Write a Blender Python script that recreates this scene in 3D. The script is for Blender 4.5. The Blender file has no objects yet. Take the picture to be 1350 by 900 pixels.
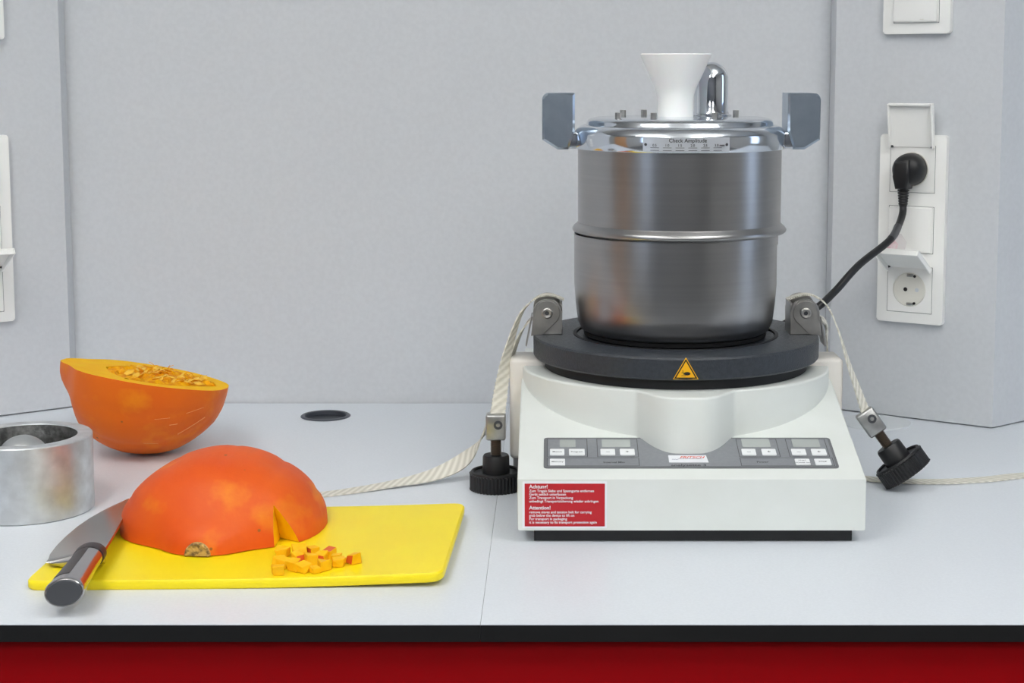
import bpy, bmesh, math, random
from mathutils import Vector, Matrix, noise as mnoise

random.seed(4)
scn = bpy.context.scene
COL = scn.collection
PI = math.pi

# ------------------------------------------------------------------ camera
F_PX, PX, PY, CAM_H = 2150.0, 730.0, 334.0, 0.418
PITCH = math.atan(246.0 / F_PX)
cd = bpy.data.cameras.new('camera')
cam = bpy.data.objects.new('camera', cd)
COL.objects.link(cam)
cd.sensor_fit = 'HORIZONTAL'
cd.sensor_width = 36.0
cd.lens = 36.0 * F_PX / 1350.0
cd.shift_x = (675.0 - PX) / 1350.0
cd.shift_y = -(450.0 - PY) / 1350.0
cd.clip_start = 0.05
cd.clip_end = 50
cam.location = (0, 0, CAM_H)
cam.rotation_euler = (PI / 2 - PITCH, 0, 0)
scn.camera = cam

# ------------------------------------------------------------------ world, exposure
w = bpy.data.worlds.new('daylight')
scn.world = w
w.use_nodes = True
w.node_tree.nodes['Background'].inputs[0].default_value = (0.80, 0.88, 1.0, 1)
w.node_tree.nodes['Background'].inputs[1].default_value = 1.0
scn.view_settings.view_transform = 'Standard'
scn.view_settings.look = 'None'
scn.view_settings.gamma = 1.0
scn.view_settings.use_curve_mapping = False
scn.view_settings.exposure = 0.64
LAMP = 5.5          # radiance of the ceiling panels
WINDOW = 1.4        # radiance of the sky seen in the window


# ------------------------------------------------------------------ helpers: colour and materials
def lin(c):
    return tuple(((v / 255.0) / 12.92 if v / 255.0 <= 0.04045 else ((v / 255.0 + 0.055) / 1.055) ** 2.4) for v in c) + (1.0,)


def mat(name, rgb, rough=0.5, metal=0.0, rgb2=None, nscale=40.0, stretch=(1, 1, 1), bump=0.0, bscale=None,
        rvar=0.0, emit=0.0, spec=0.5, coat=0.0, sss=0.0, lo=0.35, hi=0.65, trans=0.0, detail=4.0):
    m = bpy.data.materials.new(name)
    m.use_nodes = True
    nt = m.node_tree
    b = nt.nodes['Principled BSDF']
    b.inputs['Base Color'].default_value = lin(rgb)
    b.inputs['Roughness'].default_value = rough
    b.inputs['Metallic'].default_value = metal
    b.inputs['Specular IOR Level'].default_value = spec
    b.inputs['Coat Weight'].default_value = coat
    b.inputs['Coat Roughness'].default_value = 0.12
    b.inputs['Transmission Weight'].default_value = trans
    if sss:
        b.inputs['Subsurface Weight'].default_value = sss
        b.inputs['Subsurface Scale'].default_value = 0.004
    if emit:
        b.inputs['Emission Color'].default_value = lin(rgb)
        b.inputs['Emission Strength'].default_value = emit
    if rgb2 or bump or rvar:
        tc = nt.nodes.new('ShaderNodeTexCoord')
        mp = nt.nodes.new('ShaderNodeMapping')
        mp.inputs['Scale'].default_value = stretch
        nt.links.new(tc.outputs['Object'], mp.inputs['Vector'])
        nz = nt.nodes.new('ShaderNodeTexNoise')
        nz.inputs['Scale'].default_value = nscale
        nz.inputs['Detail'].default_value = detail
        nt.links.new(mp.outputs[0], nz.inputs['Vector'])
        if rgb2:
            cr = nt.nodes.new('ShaderNodeValToRGB')
            cr.color_ramp.elements[0].position = lo
            cr.color_ramp.elements[1].position = hi
            cr.color_ramp.elements[0].color = lin(rgb)
            cr.color_ramp.elements[1].color = lin(rgb2)
            nt.links.new(nz.outputs['Fac'], cr.inputs['Fac'])
            nt.links.new(cr.outputs['Color'], b.inputs['Base Color'])
        if rvar:
            mr = nt.nodes.new('ShaderNodeMapRange')
            mr.inputs['From Min'].default_value = 0.3
            mr.inputs['From Max'].default_value = 0.7
            mr.inputs['To Min'].default_value = max(0.02, rough - rvar)
            mr.inputs['To Max'].default_value = min(1, rough + rvar)
            nt.links.new(nz.outputs['Fac'], mr.inputs['Value'])
            nt.links.new(mr.outputs[0], b.inputs['Roughness'])
        if bump:
            n2 = nz
            if bscale:
                n2 = nt.nodes.new('ShaderNodeTexNoise')
                n2.inputs['Scale'].default_value = bscale
                n2.inputs['Detail'].default_value = 3
                nt.links.new(mp.outputs[0], n2.inputs['Vector'])
            bp = nt.nodes.new('ShaderNodeBump')
            bp.inputs['Strength'].default_value = bump
            bp.inputs['Distance'].default_value = 0.001
            nt.links.new(n2.outputs['Fac'], bp.inputs['Height'])
            nt.links.new(bp.outputs[0], b.inputs['Normal'])
    return m


M = {}
M['wall'] = mat('wall laminate', (208, 211, 215), 0.55, rgb2=(212, 215, 219), nscale=180, spec=0.3)
M['work'] = mat('worktop laminate', (219, 224, 230), 0.33, rgb2=(223, 228, 234), nscale=420, bump=0.03, bscale=1500, spec=0.35)
M['black_core'] = mat('black worktop core', (14, 14, 15), 0.45)
M['red_front'] = mat('red cabinet laminate', (150, 0, 8), 0.6, spec=0.1)
M['white_housing'] = mat('white lacquered housing', (223, 227, 222), 0.42, rgb2=(226, 230, 226), nscale=25, bump=0.04, bscale=1400)
M['cream_housing'] = mat('cream side housing', (228, 224, 217), 0.45)
M['plate'] = mat('charcoal hammered lacquer', (42, 47, 54), 0.42, rgb2=(52, 57, 64), nscale=260, bump=0.5, bscale=700, rvar=0.06)
M['foot_band'] = mat('black rubber', (15, 15, 16), 0.6)
M['black_plastic'] = mat('black plastic', (22, 22, 24), 0.42)
M['dark_gap'] = mat('dark gasket', (26, 27, 29), 0.6)
M['sieve'] = mat('brushed stainless steel', (164, 163, 163), 0.30, 1.0, rgb2=(170, 169, 169), nscale=3.2, stretch=(1, 1, 90), lo=0.3, hi=0.7)
M['alu_polish'] = mat('polished cast aluminium', (214, 219, 226), 0.11, 1.0, rvar=0.02, nscale=30)
M['alu_handle'] = mat('satin aluminium handle', (174, 187, 202), 0.3, 1.0, rgb2=(184, 197, 210), nscale=60)
M['chrome'] = mat('chrome', (215, 219, 225), 0.06, 1.0)
M['clamp_steel'] = mat('grey sintered steel', (168, 166, 162), 0.40, 1.0, rgb2=(178, 176, 172), nscale=120, rvar=0.06)
M['steel'] = mat('satin steel', (172, 172, 170), 0.34, 1.0, rgb2=(188, 188, 186), nscale=120, rvar=0.06)
M['screw'] = mat('zinc screw thread', (140, 130, 120), 0.38, 1.0)
M['alu_cup'] = mat('cast aluminium with stains', (226, 229, 231), 0.42, 0.85, rgb2=(206, 208, 209), nscale=55, rvar=0.08, bump=0.08, bscale=300)
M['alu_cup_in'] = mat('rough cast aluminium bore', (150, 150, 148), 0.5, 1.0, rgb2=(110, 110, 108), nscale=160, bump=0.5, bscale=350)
M['ball'] = mat('dull metal ball', (200, 202, 202), 0.45, 1.0)
M['funnel'] = mat('white translucent plastic', (252, 252, 250), 0.4, sss=0.1)
M['yellow'] = mat('yellow polyethylene board', (254, 232, 18), 0.42, rgb2=(253, 226, 14), nscale=14, bump=0.06, bscale=700)
M['socket'] = mat('white switch plastic', (250, 250, 247), 0.32)
M['socket_in'] = mat('ivory socket plastic', (232, 230, 221), 0.38)
M['grey_panel'] = mat('grey membrane panel', (133, 136, 141), 0.45, rgb2=(138, 141, 145), nscale=300)
M['panel_frame'] = mat('dark grey panel border', (112, 114, 117), 0.45)
M['panel_line'] = mat('dark panel line', (66, 68, 72), 0.5)
M['lcd'] = mat('pale display window', (176, 181, 178), 0.2)
M['button'] = mat('white membrane key', (240, 242, 243), 0.4)
M['ink'] = mat('dark print', (58, 60, 64), 0.6)
M['ink_black'] = mat('black print', (16, 15, 14), 0.6)
M['logo_red'] = mat('red print', (222, 84, 70), 0.5)
M['logo_blue'] = mat('violet print', (120, 116, 150), 0.5)
M['label_red'] = mat('red sticker', (188, 24, 36), 0.42)
M['label_white'] = mat('white sticker', (236, 238, 242), 0.42)
M['hazard'] = mat('yellow hazard sticker', (246, 184, 14), 0.42)
M['scale_plate'] = mat('silver scale foil', (206, 210, 216), 0.35, 0.45)
M['grommet'] = mat('anthracite grommet', (70, 74, 82), 0.45)
M['grommet_in'] = mat('dark grommet insert', (38, 42, 50), 0.5)
M['cap'] = mat('pale grey cover cap', (214, 219, 222), 0.4)
M['strap_edge'] = mat('cream strap edge', (226, 222, 208), 0.8)
M['flesh'] = mat('yellow pumpkin flesh', (254, 188, 2), 0.65, rgb2=(255, 198, 8), nscale=45, bump=0.05, bscale=500, spec=0.15)
M['cube'] = mat('diced pumpkin flesh', (255, 188, 8), 0.5, rgb2=(255, 198, 24), nscale=120, spec=0.25)
M['cubeskin'] = mat('pumpkin skin on a cube', (226, 96, 36), 0.5)
M['pulp'] = mat('fibrous pumpkin pulp', (232, 140, 0), 0.6, rgb2=(252, 184, 10), nscale=140, bump=0.5, bscale=240, spec=0.15)
M['scar'] = mat('pale healed scratch', (236, 160, 92), 0.6)
M['seed'] = mat('pumpkin seed', (252, 206, 84), 0.5, rgb2=(240, 176, 40), nscale=80, spec=0.2)
M['stem'] = mat('corky stem scar', (206, 168, 100), 0.8, rgb2=(120, 96, 58), nscale=260, bump=0.8, bscale=400, lo=0.45, hi=0.62)
M['blade'] = mat('satin knife steel', (190, 188, 186), 0.26, 1.0)
M['handle'] = mat('polished handle steel', (186, 184, 184), 0.18, 1.0)
M['handle_dark'] = mat('dark handle inlay', (52, 45, 48), 0.4)
M['butt'] = mat('dark brushed butt cap', (92, 94, 98), 0.45, 0.3)
M['tape'] = mat('clear adhesive tape', (230, 226, 226), 0.25)
M['pink'] = mat('faded pink print', (228, 190, 198), 0.5, rgb2=(236, 222, 224), nscale=160)
M['sleeve'] = mat('grey cable marker', (70, 71, 74), 0.4)
M['plaster'] = mat('painted plaster', (196, 196, 194), 0.8)
M['rear'] = mat('grey rear wall', (120, 122, 126), 0.8)
M['ceiling'] = mat('ceiling tile', (235, 235, 232), 0.9)
M['floor'] = mat('grey vinyl floor', (120, 122, 124), 0.5, rgb2=(132, 133, 134), nscale=60)
M['wood'] = mat('warm beech door', (226, 170, 120), 0.45, rgb2=(236, 184, 136), nscale=6, stretch=(8, 8, 0.6))
M['lamp'] = mat('lamp diffuser', (253, 253, 252), 0.6, emit=LAMP)
M['sky'] = mat('daylight in the window', (205, 226, 255), 0.4, emit=WINDOW)
M['lampmetal'] = mat('white lamp housing', (225, 225, 225), 0.5)


def pumpkin_skin(name, a, b2, c):
    m = mat(name, a, 0.5, rgb2=b2, nscale=14, bump=0.22, bscale=190, spec=0.28, lo=0.3, hi=0.75, detail=8)
    nt = m.node_tree
    bs = nt.nodes['Principled BSDF']
    cr = [n for n in nt.nodes if n.type == 'VALTORGB'][0]
    mp = [n for n in nt.nodes if n.type == 'MAPPING'][0]
    n1 = nt.nodes.new('ShaderNodeTexNoise')
    n1.inputs['Scale'].default_value = 21
    n1.inputs['Detail'].default_value = 6
    nt.links.new(mp.outputs[0], n1.inputs['Vector'])
    r = nt.nodes.new('ShaderNodeValToRGB')
    r.color_ramp.elements[0].position = 0.56
    r.color_ramp.elements[1].position = 0.74
    nt.links.new(n1.outputs['Fac'], r.inputs['Fac'])
    mx = nt.nodes.new('ShaderNodeMixRGB')
    mx.inputs['Color2'].default_value = lin(c)
    nt.links.new(r.outputs['Color'], mx.inputs['Fac'])
    nt.links.new(cr.outputs['Color'], mx.inputs['Color1'])
    # small corky specks
    vo = nt.nodes.new('ShaderNodeTexVoronoi')
    vo.inputs['Scale'].default_value = 34
    nt.links.new(mp.outputs[0], vo.inputs['Vector'])
    r2 = nt.nodes.new('ShaderNodeValToRGB')
    r2.color_ramp.elements[0].position = 0.035
    r2.color_ramp.elements[0].color = (1, 1, 1, 1)
    r2.color_ramp.elements[1].position = 0.06
    r2.color_ramp.elements[1].color = (0, 0, 0, 1)
    nt.links.new(vo.outputs['Distance'], r2.inputs['Fac'])
    m2 = nt.nodes.new('ShaderNodeMixRGB')
    m2.inputs['Color2'].default_value = lin((150, 92, 40))
    nt.links.new(r2.outputs['Color'], m2.inputs['Fac'])
    nt.links.new(mx.outputs['Color'], m2.inputs['Color1'])
    nt.links.new(m2.outputs['Color'], bs.inputs['Base Color'])
    return m


M['skinA'] = pumpkin_skin('red orange pumpkin skin', (224, 82, 20), (236, 104, 30), (243, 138, 28))
M['skinB'] = pumpkin_skin('orange pumpkin skin', (236, 114, 14), (230, 102, 16), (246, 144, 16))


def strap_material():
    m = mat('woven cream strap', (224, 221, 208), 0.8)
    nt = m.node_tree
    b = nt.nodes['Principled BSDF']
    uv = nt.nodes.new('ShaderNodeUVMap')
    mp = nt.nodes.new('ShaderNodeMapping')
    mp.inputs['Scale'].default_value = (1, 1, 1)
    nt.links.new(uv.outputs[0], mp.inputs['Vector'])
    wv = nt.nodes.new('ShaderNodeTexWave')
    wv.wave_type = 'BANDS'
    wv.bands_direction = 'DIAGONAL'
    wv.inputs['Scale'].default_value = 7
    wv.inputs['Distortion'].default_value = 0.4
    nt.links.new(mp.outputs[0], wv.inputs['Vector'])
    cr = nt.nodes.new('ShaderNodeValToRGB')
    cr.color_ramp.elements[0].color = lin((206, 203, 190))
    cr.color_ramp.elements[1].color = lin((233, 230, 219))
    nt.links.new(wv.outputs['Fac'], cr.inputs['Fac'])
    nt.links.new(cr.outputs['Color'], b.inputs['Base Color'])
    bp = nt.nodes.new('ShaderNodeBump')
    bp.inputs['Strength'].default_value = 0.6
    bp.inputs['Distance'].default_value = 0.0006
    nt.links.new(wv.outputs['Fac'], bp.inputs['Height'])
    nt.links.new(bp.outputs[0], b.inputs['Normal'])
    return m


M['strap'] = strap_material()

# ------------------------------------------------------------------ helpers: objects
MW = {}


def V(*a):
    return Vector(a)


def thing(name, label, cat, loc=(0, 0, 0), rotz=0.0, group=None):
    o = bpy.data.objects.new(name, None)
    o.empty_display_size = 0.02
    COL.objects.link(o)
    o.location = loc
    o.rotation_euler = (0, 0, rotz)
    o['label'] = label
    o['category'] = cat
    if group:
        o['group'] = group
    MW[o.name] = Matrix.Translation(Vector(loc)) @ Matrix.Rotation(rotz, 4, 'Z')
    return o


def tag(o, label, cat, group=None):
    o['label'] = label
    o['category'] = cat
    if group:
        o['group'] = group
    return o


def link(name, bm, m, parent=None, local=False, base=None, smooth=35, kind=None, label=None):
    """one mesh object out of a bmesh whose coordinates are world (or the parent's own when local)"""
    me = bpy.data.meshes.new(name)
    bmesh.ops.recalc_face_normals(bm, faces=bm.faces)
    bm.to_mesh(me)
    bm.free()
    ms = m if isinstance(m, (list, tuple)) else [m]
    for x in ms:
        me.materials.append(M[x])
    if smooth:
        me.shade_smooth()
        me.set_sharp_from_angle(angle=math.radians(smooth))
    o = bpy.data.objects.new(name, me)
    COL.objects.link(o)
    if parent is not None:
        o.parent = parent
        pm = MW[parent.name]
        if not local:
            me.transform(pm.inverted())
        MW[o.name] = pm.copy()
    else:
        if base is not None:
            me.transform(Matrix.Translation(-Vector(base)))
            o.location = base
            MW[o.name] = Matrix.Translation(Vector(base))
        else:
            MW[o.name] = Matrix.Identity(4)
    if kind:
        o['kind'] = kind
    if label:
        o['label'] = label
    return o


def add_box(bm, x0, x1, y0, y1, z0, z1, bev=0.0, seg=2, mx=None, mi=0):
    b = bmesh.new()
    vs = [b.verts.new((x, y, z)) for z in (z0, z1) for y in (y0, y1) for x in (x0, x1)]
    for f in ((0, 2, 3, 1), (4, 5, 7, 6), (0, 1, 5, 4), (2, 6, 7, 3), (0, 4, 6, 2), (1, 3, 7, 5)):
        b.faces.new([vs[i] for i in f])
    if bev:
        bmesh.ops.bevel(b, geom=list(b.edges), offset=bev, segments=seg, profile=0.5, affect='EDGES')
    merge(bm, b, mx, mi)


def merge(bm, b, mx=None, mi=0):
    if mx is not None:
        bmesh.ops.transform(b, matrix=mx, verts=b.verts)
    mp = {}
    for v in b.verts:
        mp[v] = bm.verts.new(v.co)
    for f in b.faces:
        try:
            nf = bm.faces.new([mp[v] for v in f.verts])
            nf.material_index = f.material_index if mi == 0 else mi
        except ValueError:
            pass
    b.free()


def box(*a, bev=0.0, seg=2, mx=None):
    bm = bmesh.new()
    add_box(bm, *a, bev=bev, seg=seg, mx=mx)
    return bm


def lathe(profile, c=(0, 0, 0), seg=64, mx=None, closed=False):
    """profile of (r, z); r = 0 ends close on the axis"""
    bm = bmesh.new()
    rings = []
    for r, z in profile:
        if r <= 1e-7:
            rings.append([bm.verts.new((0, 0, z))])
        else:
            rings.append([bm.verts.new((r * math.cos(2 * PI * i / seg), r * math.sin(2 * PI * i / seg), z)) for i in range(seg)])
    pairs = list(zip(rings, rings[1:]))
    if closed:
        pairs.append((rings[-1], rings[0]))
    for a, b in pairs:
        for i in range(seg):
            j = (i + 1) % seg
            if len(a) == 1 and len(b) == 1:
                continue
            if len(a) == 1:
                bm.faces.new((a[0], b[i], b[j]))
            elif len(b) == 1:
                bm.faces.new((a[i], a[j], b[0]))
            else:
                bm.faces.new((a[i], a[j], b[j], b[i]))
    t = Matrix.Translation(Vector(c))
    bmesh.ops.transform(bm, matrix=t if mx is None else t @ mx, verts=bm.verts)
    return bm


def prism(outline, z0, z1, bev=0.0, seg=2, mx=None):
    bm = bmesh.new()
    lo = [bm.verts.new((x, y, z0)) for x, y in outline]
    hi = [bm.verts.new((x, y, z1)) for x, y in outline]
    n = len(outline)
    top = bm.faces.new(hi)
    bot = bm.faces.new(lo[::-1])
    for i in range(n):
        j = (i + 1) % n
        bm.faces.new((lo[i], lo[j], hi[j], hi[i]))
    if bev:
        es = list(top.edges) + list(bot.edges)
        bmesh.ops.bevel(bm, geom=es, offset=bev, segments=seg, profile=0.5, affect='EDGES')
    if mx is not None:
        bmesh.ops.transform(bm, matrix=mx, verts=bm.verts)
    return bm


def smooth_path(pts, n=10, closed=False):
    P = [Vector(p) for p in pts]
    out = []
    for i in range(len(P) - 1):
        p0 = P[max(i - 1, 0)]
        p1, p2 = P[i], P[i + 1]
        p3 = P[min(i + 2, len(P) - 1)]
        for k in range(n):
            t = k / n
            out.append(0.5 * ((2 * p1) + (p2 - p0) * t + (2 * p0 - 5 * p1 + 4 * p2 - p3) * t * t + (3 * p1 - p0 - 3 * p2 + p3) * t ** 3))
    out.append(P[-1])
    return out


def tube(pts, r, seg=14, n=10):
    path = smooth_path(pts, n)
    bm = bmesh.new()
    rings = []
    up = Vector((0.3, 0.2, 1)).normalized()
    for i, p in enumerate(path):
        t = (path[min(i + 1, len(path) - 1)] - path[max(i - 1, 0)]).normalized()
        a = up - t * up.dot(t)
        a.normalize()
        up = a
        b = t.cross(a)
        rr = r[min(int(i / n), len(r) - 1)] if isinstance(r, (list, tuple)) else r
        rings.append([bm.verts.new(p + (a * math.cos(2 * PI * k / seg) + b * math.sin(2 * PI * k / seg)) * rr) for k in range(seg)])
    for a, b in zip(rings, rings[1:]):
        for k in range(seg):
            l = (k + 1) % seg
            bm.faces.new((a[k], a[l], b[l], b[k]))
    bm.faces.new(rings[0][::-1])
    bm.faces.new(rings[-1])
    return bm


def ribbon(pts, wdirs, half, thick, n=14, teeth=0.0):
    """flat woven band along pts; wdirs: direction of the width at each point; uv runs along the band"""
    path = smooth_path(pts, n)
    wd = smooth_path(wdirs, n)
    bm = bmesh.new()
    uvl = bm.loops.layers.uv.new('UVMap')
    rings, run, last = [], 0.0, None
    runs = []
    for i, p in enumerate(path):
        t = (path[min(i + 1, len(path) - 1)] - path[max(i - 1, 0)]).normalized()
        a = wd[i] - t * wd[i].dot(t)
        a.normalize()
        nn = t.cross(a)
        if last is not None:
            run += (p - last).length
        last = p
        runs.append(run)
        hh = half * (1 + (teeth if i % 2 else -teeth))
        rings.append([bm.verts.new(p + a * hh * s + nn * thick * q) for s, q in ((-1, -.5), (1, -.5), (1, .5), (-1, .5))])
    vv = [0, 2 * half, 2 * half, 0]
    for i in range(len(rings) - 1):
        for k in range(4):
            l = (k + 1) % 4
            f = bm.faces.new((rings[i][k], rings[i][l], rings[i + 1][l], rings[i + 1][k]))
            for lp, (u, v) in zip(f.loops, ((runs[i], vv[k]), (runs[i], vv[l]), (runs[i + 1], vv[l]), (runs[i + 1], vv[k]))):
                lp[uvl].uv = (u * 10, v * 10)
    bm.faces.new(rings[0][::-1])
    bm.faces.new(rings[-1])
    return bm


def text2d(s, size, align='LEFT', shear=0.0, bold=0.0, sx=1.0):
    cu = bpy.data.curves.new('lettering', 'FONT')
    cu.body = s
    cu.size = size
    cu.align_x = align
    cu.shear = shear
    cu.offset = bold
    cu.resolution_u = 3
    o = bpy.data.objects.new('lettering', cu)
    COL.objects.link(o)
    dg = bpy.context.evaluated_depsgraph_get()
    dg.update()
    me = o.evaluated_get(dg).to_mesh()
    vs = [(v.co.x * sx, v.co.y) for v in me.vertices]
    fs = [tuple(p.vertices) for p in me.polygons]
    o.evaluated_get(dg).to_mesh_clear()
    bpy.data.objects.remove(o)
    bpy.data.curves.remove(cu)
    return vs, fs


def put2d(bm, shape, fn, mi=0):
    vs, fs = shape
    bv = [bm.verts.new(fn(x, y)) for x, y in vs]
    for f in fs:
        try:
            nf = bm.faces.new([bv[i] for i in f])
            nf.material_index = mi
        except ValueError:
            pass


def rect2d(x0, x1, y0, y1, n=1):
    vs, fs = [], []
    for i in range(n + 1):
        x = x0 + (x1 - x0) * i / n
        vs += [(x, y0), (x, y1)]
    for i in range(n):
        fs.append((2 * i, 2 * i + 2, 2 * i + 3, 2 * i + 1))
    return vs, fs


def rounded(x0, x1, y0, y1, r, n=5):
    out = []
    for cx, cy, a0 in ((x1 - r, y1 - r, 0), (x0 + r, y1 - r, 90), (x0 + r, y0 + r, 180), (x1 - r, y0 + r, 270)):
        for k in range(n + 1):
            a = math.radians(a0 + 90 * k / n)
            out.append((cx + r * math.cos(a), cy + r * math.sin(a)))
    return out


def struct(name, bm, m, parent=None, smooth=None, base=None):
    o = link(name, bm, m, parent, smooth=smooth, base=base)
    if parent is None:
        o['kind'] = 'structure'
    return o


# ------------------------------------------------------------------ the room
FLOOR = -0.90
CEIL = 1.75
RX, RY = 2.7, -3.2
struct('floor', box(-RX, RX, RY, 2.10, FLOOR - .05, FLOOR), 'floor')
struct('ceiling', box(-RX, RX, RY, 2.10, CEIL, CEIL + .05), 'ceiling')
struct('wall_behind_panels', box(-RX, RX, 2.10, 2.18, FLOOR, CEIL), 'plaster')
struct('wall_rear', box(-RX, RX, RY - .08, RY, FLOOR, CEIL), 'rear')


def side_wall(name, side, y0, y1, z0, z1, num):
    """side wall with a daylit window"""
    xa, xb = sorted((side * RX, side * (RX + .08)))
    bm = bmesh.new()
    for a in ((RY, y0, FLOOR, CEIL), (y1, 2.10, FLOOR, CEIL), (y0, y1, FLOOR, z0), (y0, y1, z1, CEIL)):
        add_box(bm, xa, xb, a[0], a[1], a[2], a[3])
    struct(name, bm, 'plaster')
    wn = bpy.data.objects.new('window_%d' % num, None)
    COL.objects.link(wn)
    wn.location = (side * (RX + .04), (y0 + y1) / 2, z0)
    wn['kind'] = 'structure'
    wn['label'] = 'daylit window in the %s side wall' % ('right' if side > 0 else 'left')
    MW[wn.name] = Matrix.Translation(Vector(wn.location))
    xa, xb = sorted((side * (RX + .01), side * (RX + .06)))
    bm = bmesh.new()
    for a in ((y0, y0 + .05, z0, z1), (y1 - .05, y1, z0, z1), (y0 + .05, y1 - .05, z0, z0 + .05), (y0 + .05, y1 - .05, z1 - .05, z1)):
        add_box(bm, xa, xb, a[0], a[1], a[2], a[3], bev=.004)
    link('window_frame', bm, 'lampmetal', wn)
    xa, xb = sorted((side * (RX + .03), side * (RX + .04)))
    link('window_pane', box(xa, xb, y0 + .05, y1 - .05, z0 + .05, z1 - .05), 'sky', wn)


side_wall('wall_far_right', 1, 0.95, 1.55, -.1, 1.35, 1)
side_wall('wall_far_left', -1, -2.30, -1.20, -.1, 1.35, 2)
door = bpy.data.objects.new('door_1', None)
COL.objects.link(door)
door.location = (-RX, .55, FLOOR)
door['kind'] = 'structure'
door['label'] = 'pale wooden door in the left side wall'
MW[door.name] = Matrix.Translation(Vector(door.location))
link('door_leaf', box(-RX, -RX + .04, .15, .95, FLOOR, FLOOR + 2.05, bev=.003), 'wood', door)
link('door_handle', tube([(-RX + .04, .25, .15), (-RX + .09, .25, .15), (-RX + .1, .28, .15), (-RX + .1, .37, .15)], .009), 'steel', door)


def luminaire(x, y, lab):
    t = thing('ceiling_light', lab, 'ceiling light', (x, y, CEIL), group='ceiling lights')
    bm = bmesh.new()
    for a in ((-.31, .31, -.31, -.29), (-.31, .31, .29, .31), (-.31, -.29, -.29, .29), (.29, .31, -.29, .29)):
        add_box(bm, a[0], a[1], a[2], a[3], -.345, -.295)
    link('lamp_frame', bm, 'lampmetal', t, local=True, smooth=None)
    link('diffuser', box(-.289, .289, -.289, .289, -.335, -.305), 'lamp', t, local=True, smooth=None)
    for sx in (-.3, .3):
        link('suspension_wire', lathe([(0, -.296), (.002, -.296), (.002, 0), (0, 0)], (sx, 0, 0), 8), 'steel', t, local=True)


for (x, y, lab) in ((-0.75, 0.60, 'ceiling light panel above the left end of the bench'), (0.75, 0.60, 'ceiling light panel above the right end of the bench'),
                    (-0.75, -0.75, 'ceiling light panel at mid-room on the left'), (0.75, -0.75, 'ceiling light panel at mid-room on the right'),
                    (-0.75, -2.2, 'ceiling light panel at the rear on the left'), (0.75, -2.2, 'ceiling light panel at the rear on the right')):
    luminaire(x, y, lab)

# panel wall behind the bench: flat middle, splayed service panels on both sides
WALLY = 2.0074
PT = 1.0
struct('wall_back', box(-0.5975, 0.3384, WALLY, WALLY + .016, -.02, PT, bev=.0006, seg=1), 'wall')


def splay(name, pts):
    bm = prism(pts, 0.0012, PT, bev=.0007, seg=1)
    return struct(name, bm, 'wall')


# right service column: narrow return, splayed face with the sockets, then a face turning back
splay('wall_right', [(.3385, 2.06), (.3385, 1.9717), (.5098, 1.8609), (.7800, 2.0693), (.78, 2.09), (.45, 2.09)])
splay('wall_left', [(-.5985, 2.06), (-.9, 2.06), (-1.35, 1.4535), (-1.32, 1.4325), (-.5955, 1.9795)][::-1])

# ------------------------------------------------------------------ bench
TT = 0.0138
FRONT, BACK = 1.1915, 2.0055
left_top = thing('worktop', 'pale grey worktop slab left of the seam, under the yellow board', 'worktop', (-.7, 1.6, -TT), group='worktop slabs')
right_top = thing('worktop', 'pale grey worktop slab right of the seam, under the white shaker', 'worktop', (.7, 1.6, -TT), group='worktop slabs')


def boolean(bm_a, bm_b, mats_a, mats_b, op='DIFFERENCE'):
    """returns a new bmesh: a (op) b, faces of b keep material index len(mats_a).."""
    ma = bpy.data.meshes.new('a')
    bmesh.ops.recalc_face_normals(bm_a, faces=bm_a.faces)
    bm_a.to_mesh(ma)
    bm_a.free()
    mb = bpy.data.meshes.new('b')
    bmesh.ops.recalc_face_normals(bm_b, faces=bm_b.faces)
    bm_b.to_mesh(mb)
    bm_b.free()
    for x in mats_a:
        ma.materials.append(M[x])
    for x in mats_b:
        mb.materials.append(M[x])
    oa = bpy.data.objects.new('a', ma)
    ob = bpy.data.objects.new('b', mb)
    COL.objects.link(oa)
    COL.objects.link(ob)
    md = oa.modifiers.new('cut', 'BOOLEAN')
    md.operation = op
    md.solver = 'EXACT'
    md.object = ob
    md.material_mode = 'TRANSFER'
    dg = bpy.context.evaluated_depsgraph_get()
    dg.update()
    ev = oa.evaluated_get(dg)
    me = ev.to_mesh()
    names = [m.name if m else '' for m in ev.data.materials]
    out = bmesh.new()
    out.from_mesh(me)
    ev.to_mesh_clear()
    bpy.data.objects.remove(oa)
    bpy.data.objects.remove(ob)
    return out, names


GX, GY = -.2748, 1.9300
for root, x0, x1 in ((left_top, -1.55, -.05555), (right_top, -.05525, 1.55)):
    core = box(x0, x1, FRONT, BACK, -TT, -.0008)
    lam = box(x0, x1, FRONT, BACK, -.0008, 0.0)
    if root is left_top:
        core, _ = boolean(core, lathe([(0, -.05), (.0262, -.05), (.0262, .02), (0, .02)], (GX, GY, 0), 48), ['black_core'], ['black_core'])
        lam, _ = boolean(lam, lathe([(0, -.05), (.0262, -.05), (.0262, .02), (0, .02)], (GX, GY, 0), 48), ['work'], ['work'])
    link('core', core, 'black_core', root, smooth=None, label='black core seen along the front edge')
    link('surface', lam, 'work', root, smooth=None)
cab = thing('bench_cabinet', 'dark red cabinet front under the worktop edge', 'cabinet', (0, 1.6, FLOOR))
link('carcass', box(-1.5, 1.5, 1.222, 2.0, FLOOR + .1, -TT - .0005), 'black_core', cab, smooth=None)
link('base_block', box(-1.5, 1.5, 1.27, 1.30, FLOOR, FLOOR + .1), 'black_core', cab, smooth=None)
for x0, x1 in ((-1.5, -.602), (-.598, .598), (.602, 1.5)):
    link('drawer_front', box(x0, x1, 1.202, 1.2215, FLOOR + .11, -TT - .002, bev=.001), 'red_front', cab)

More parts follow.
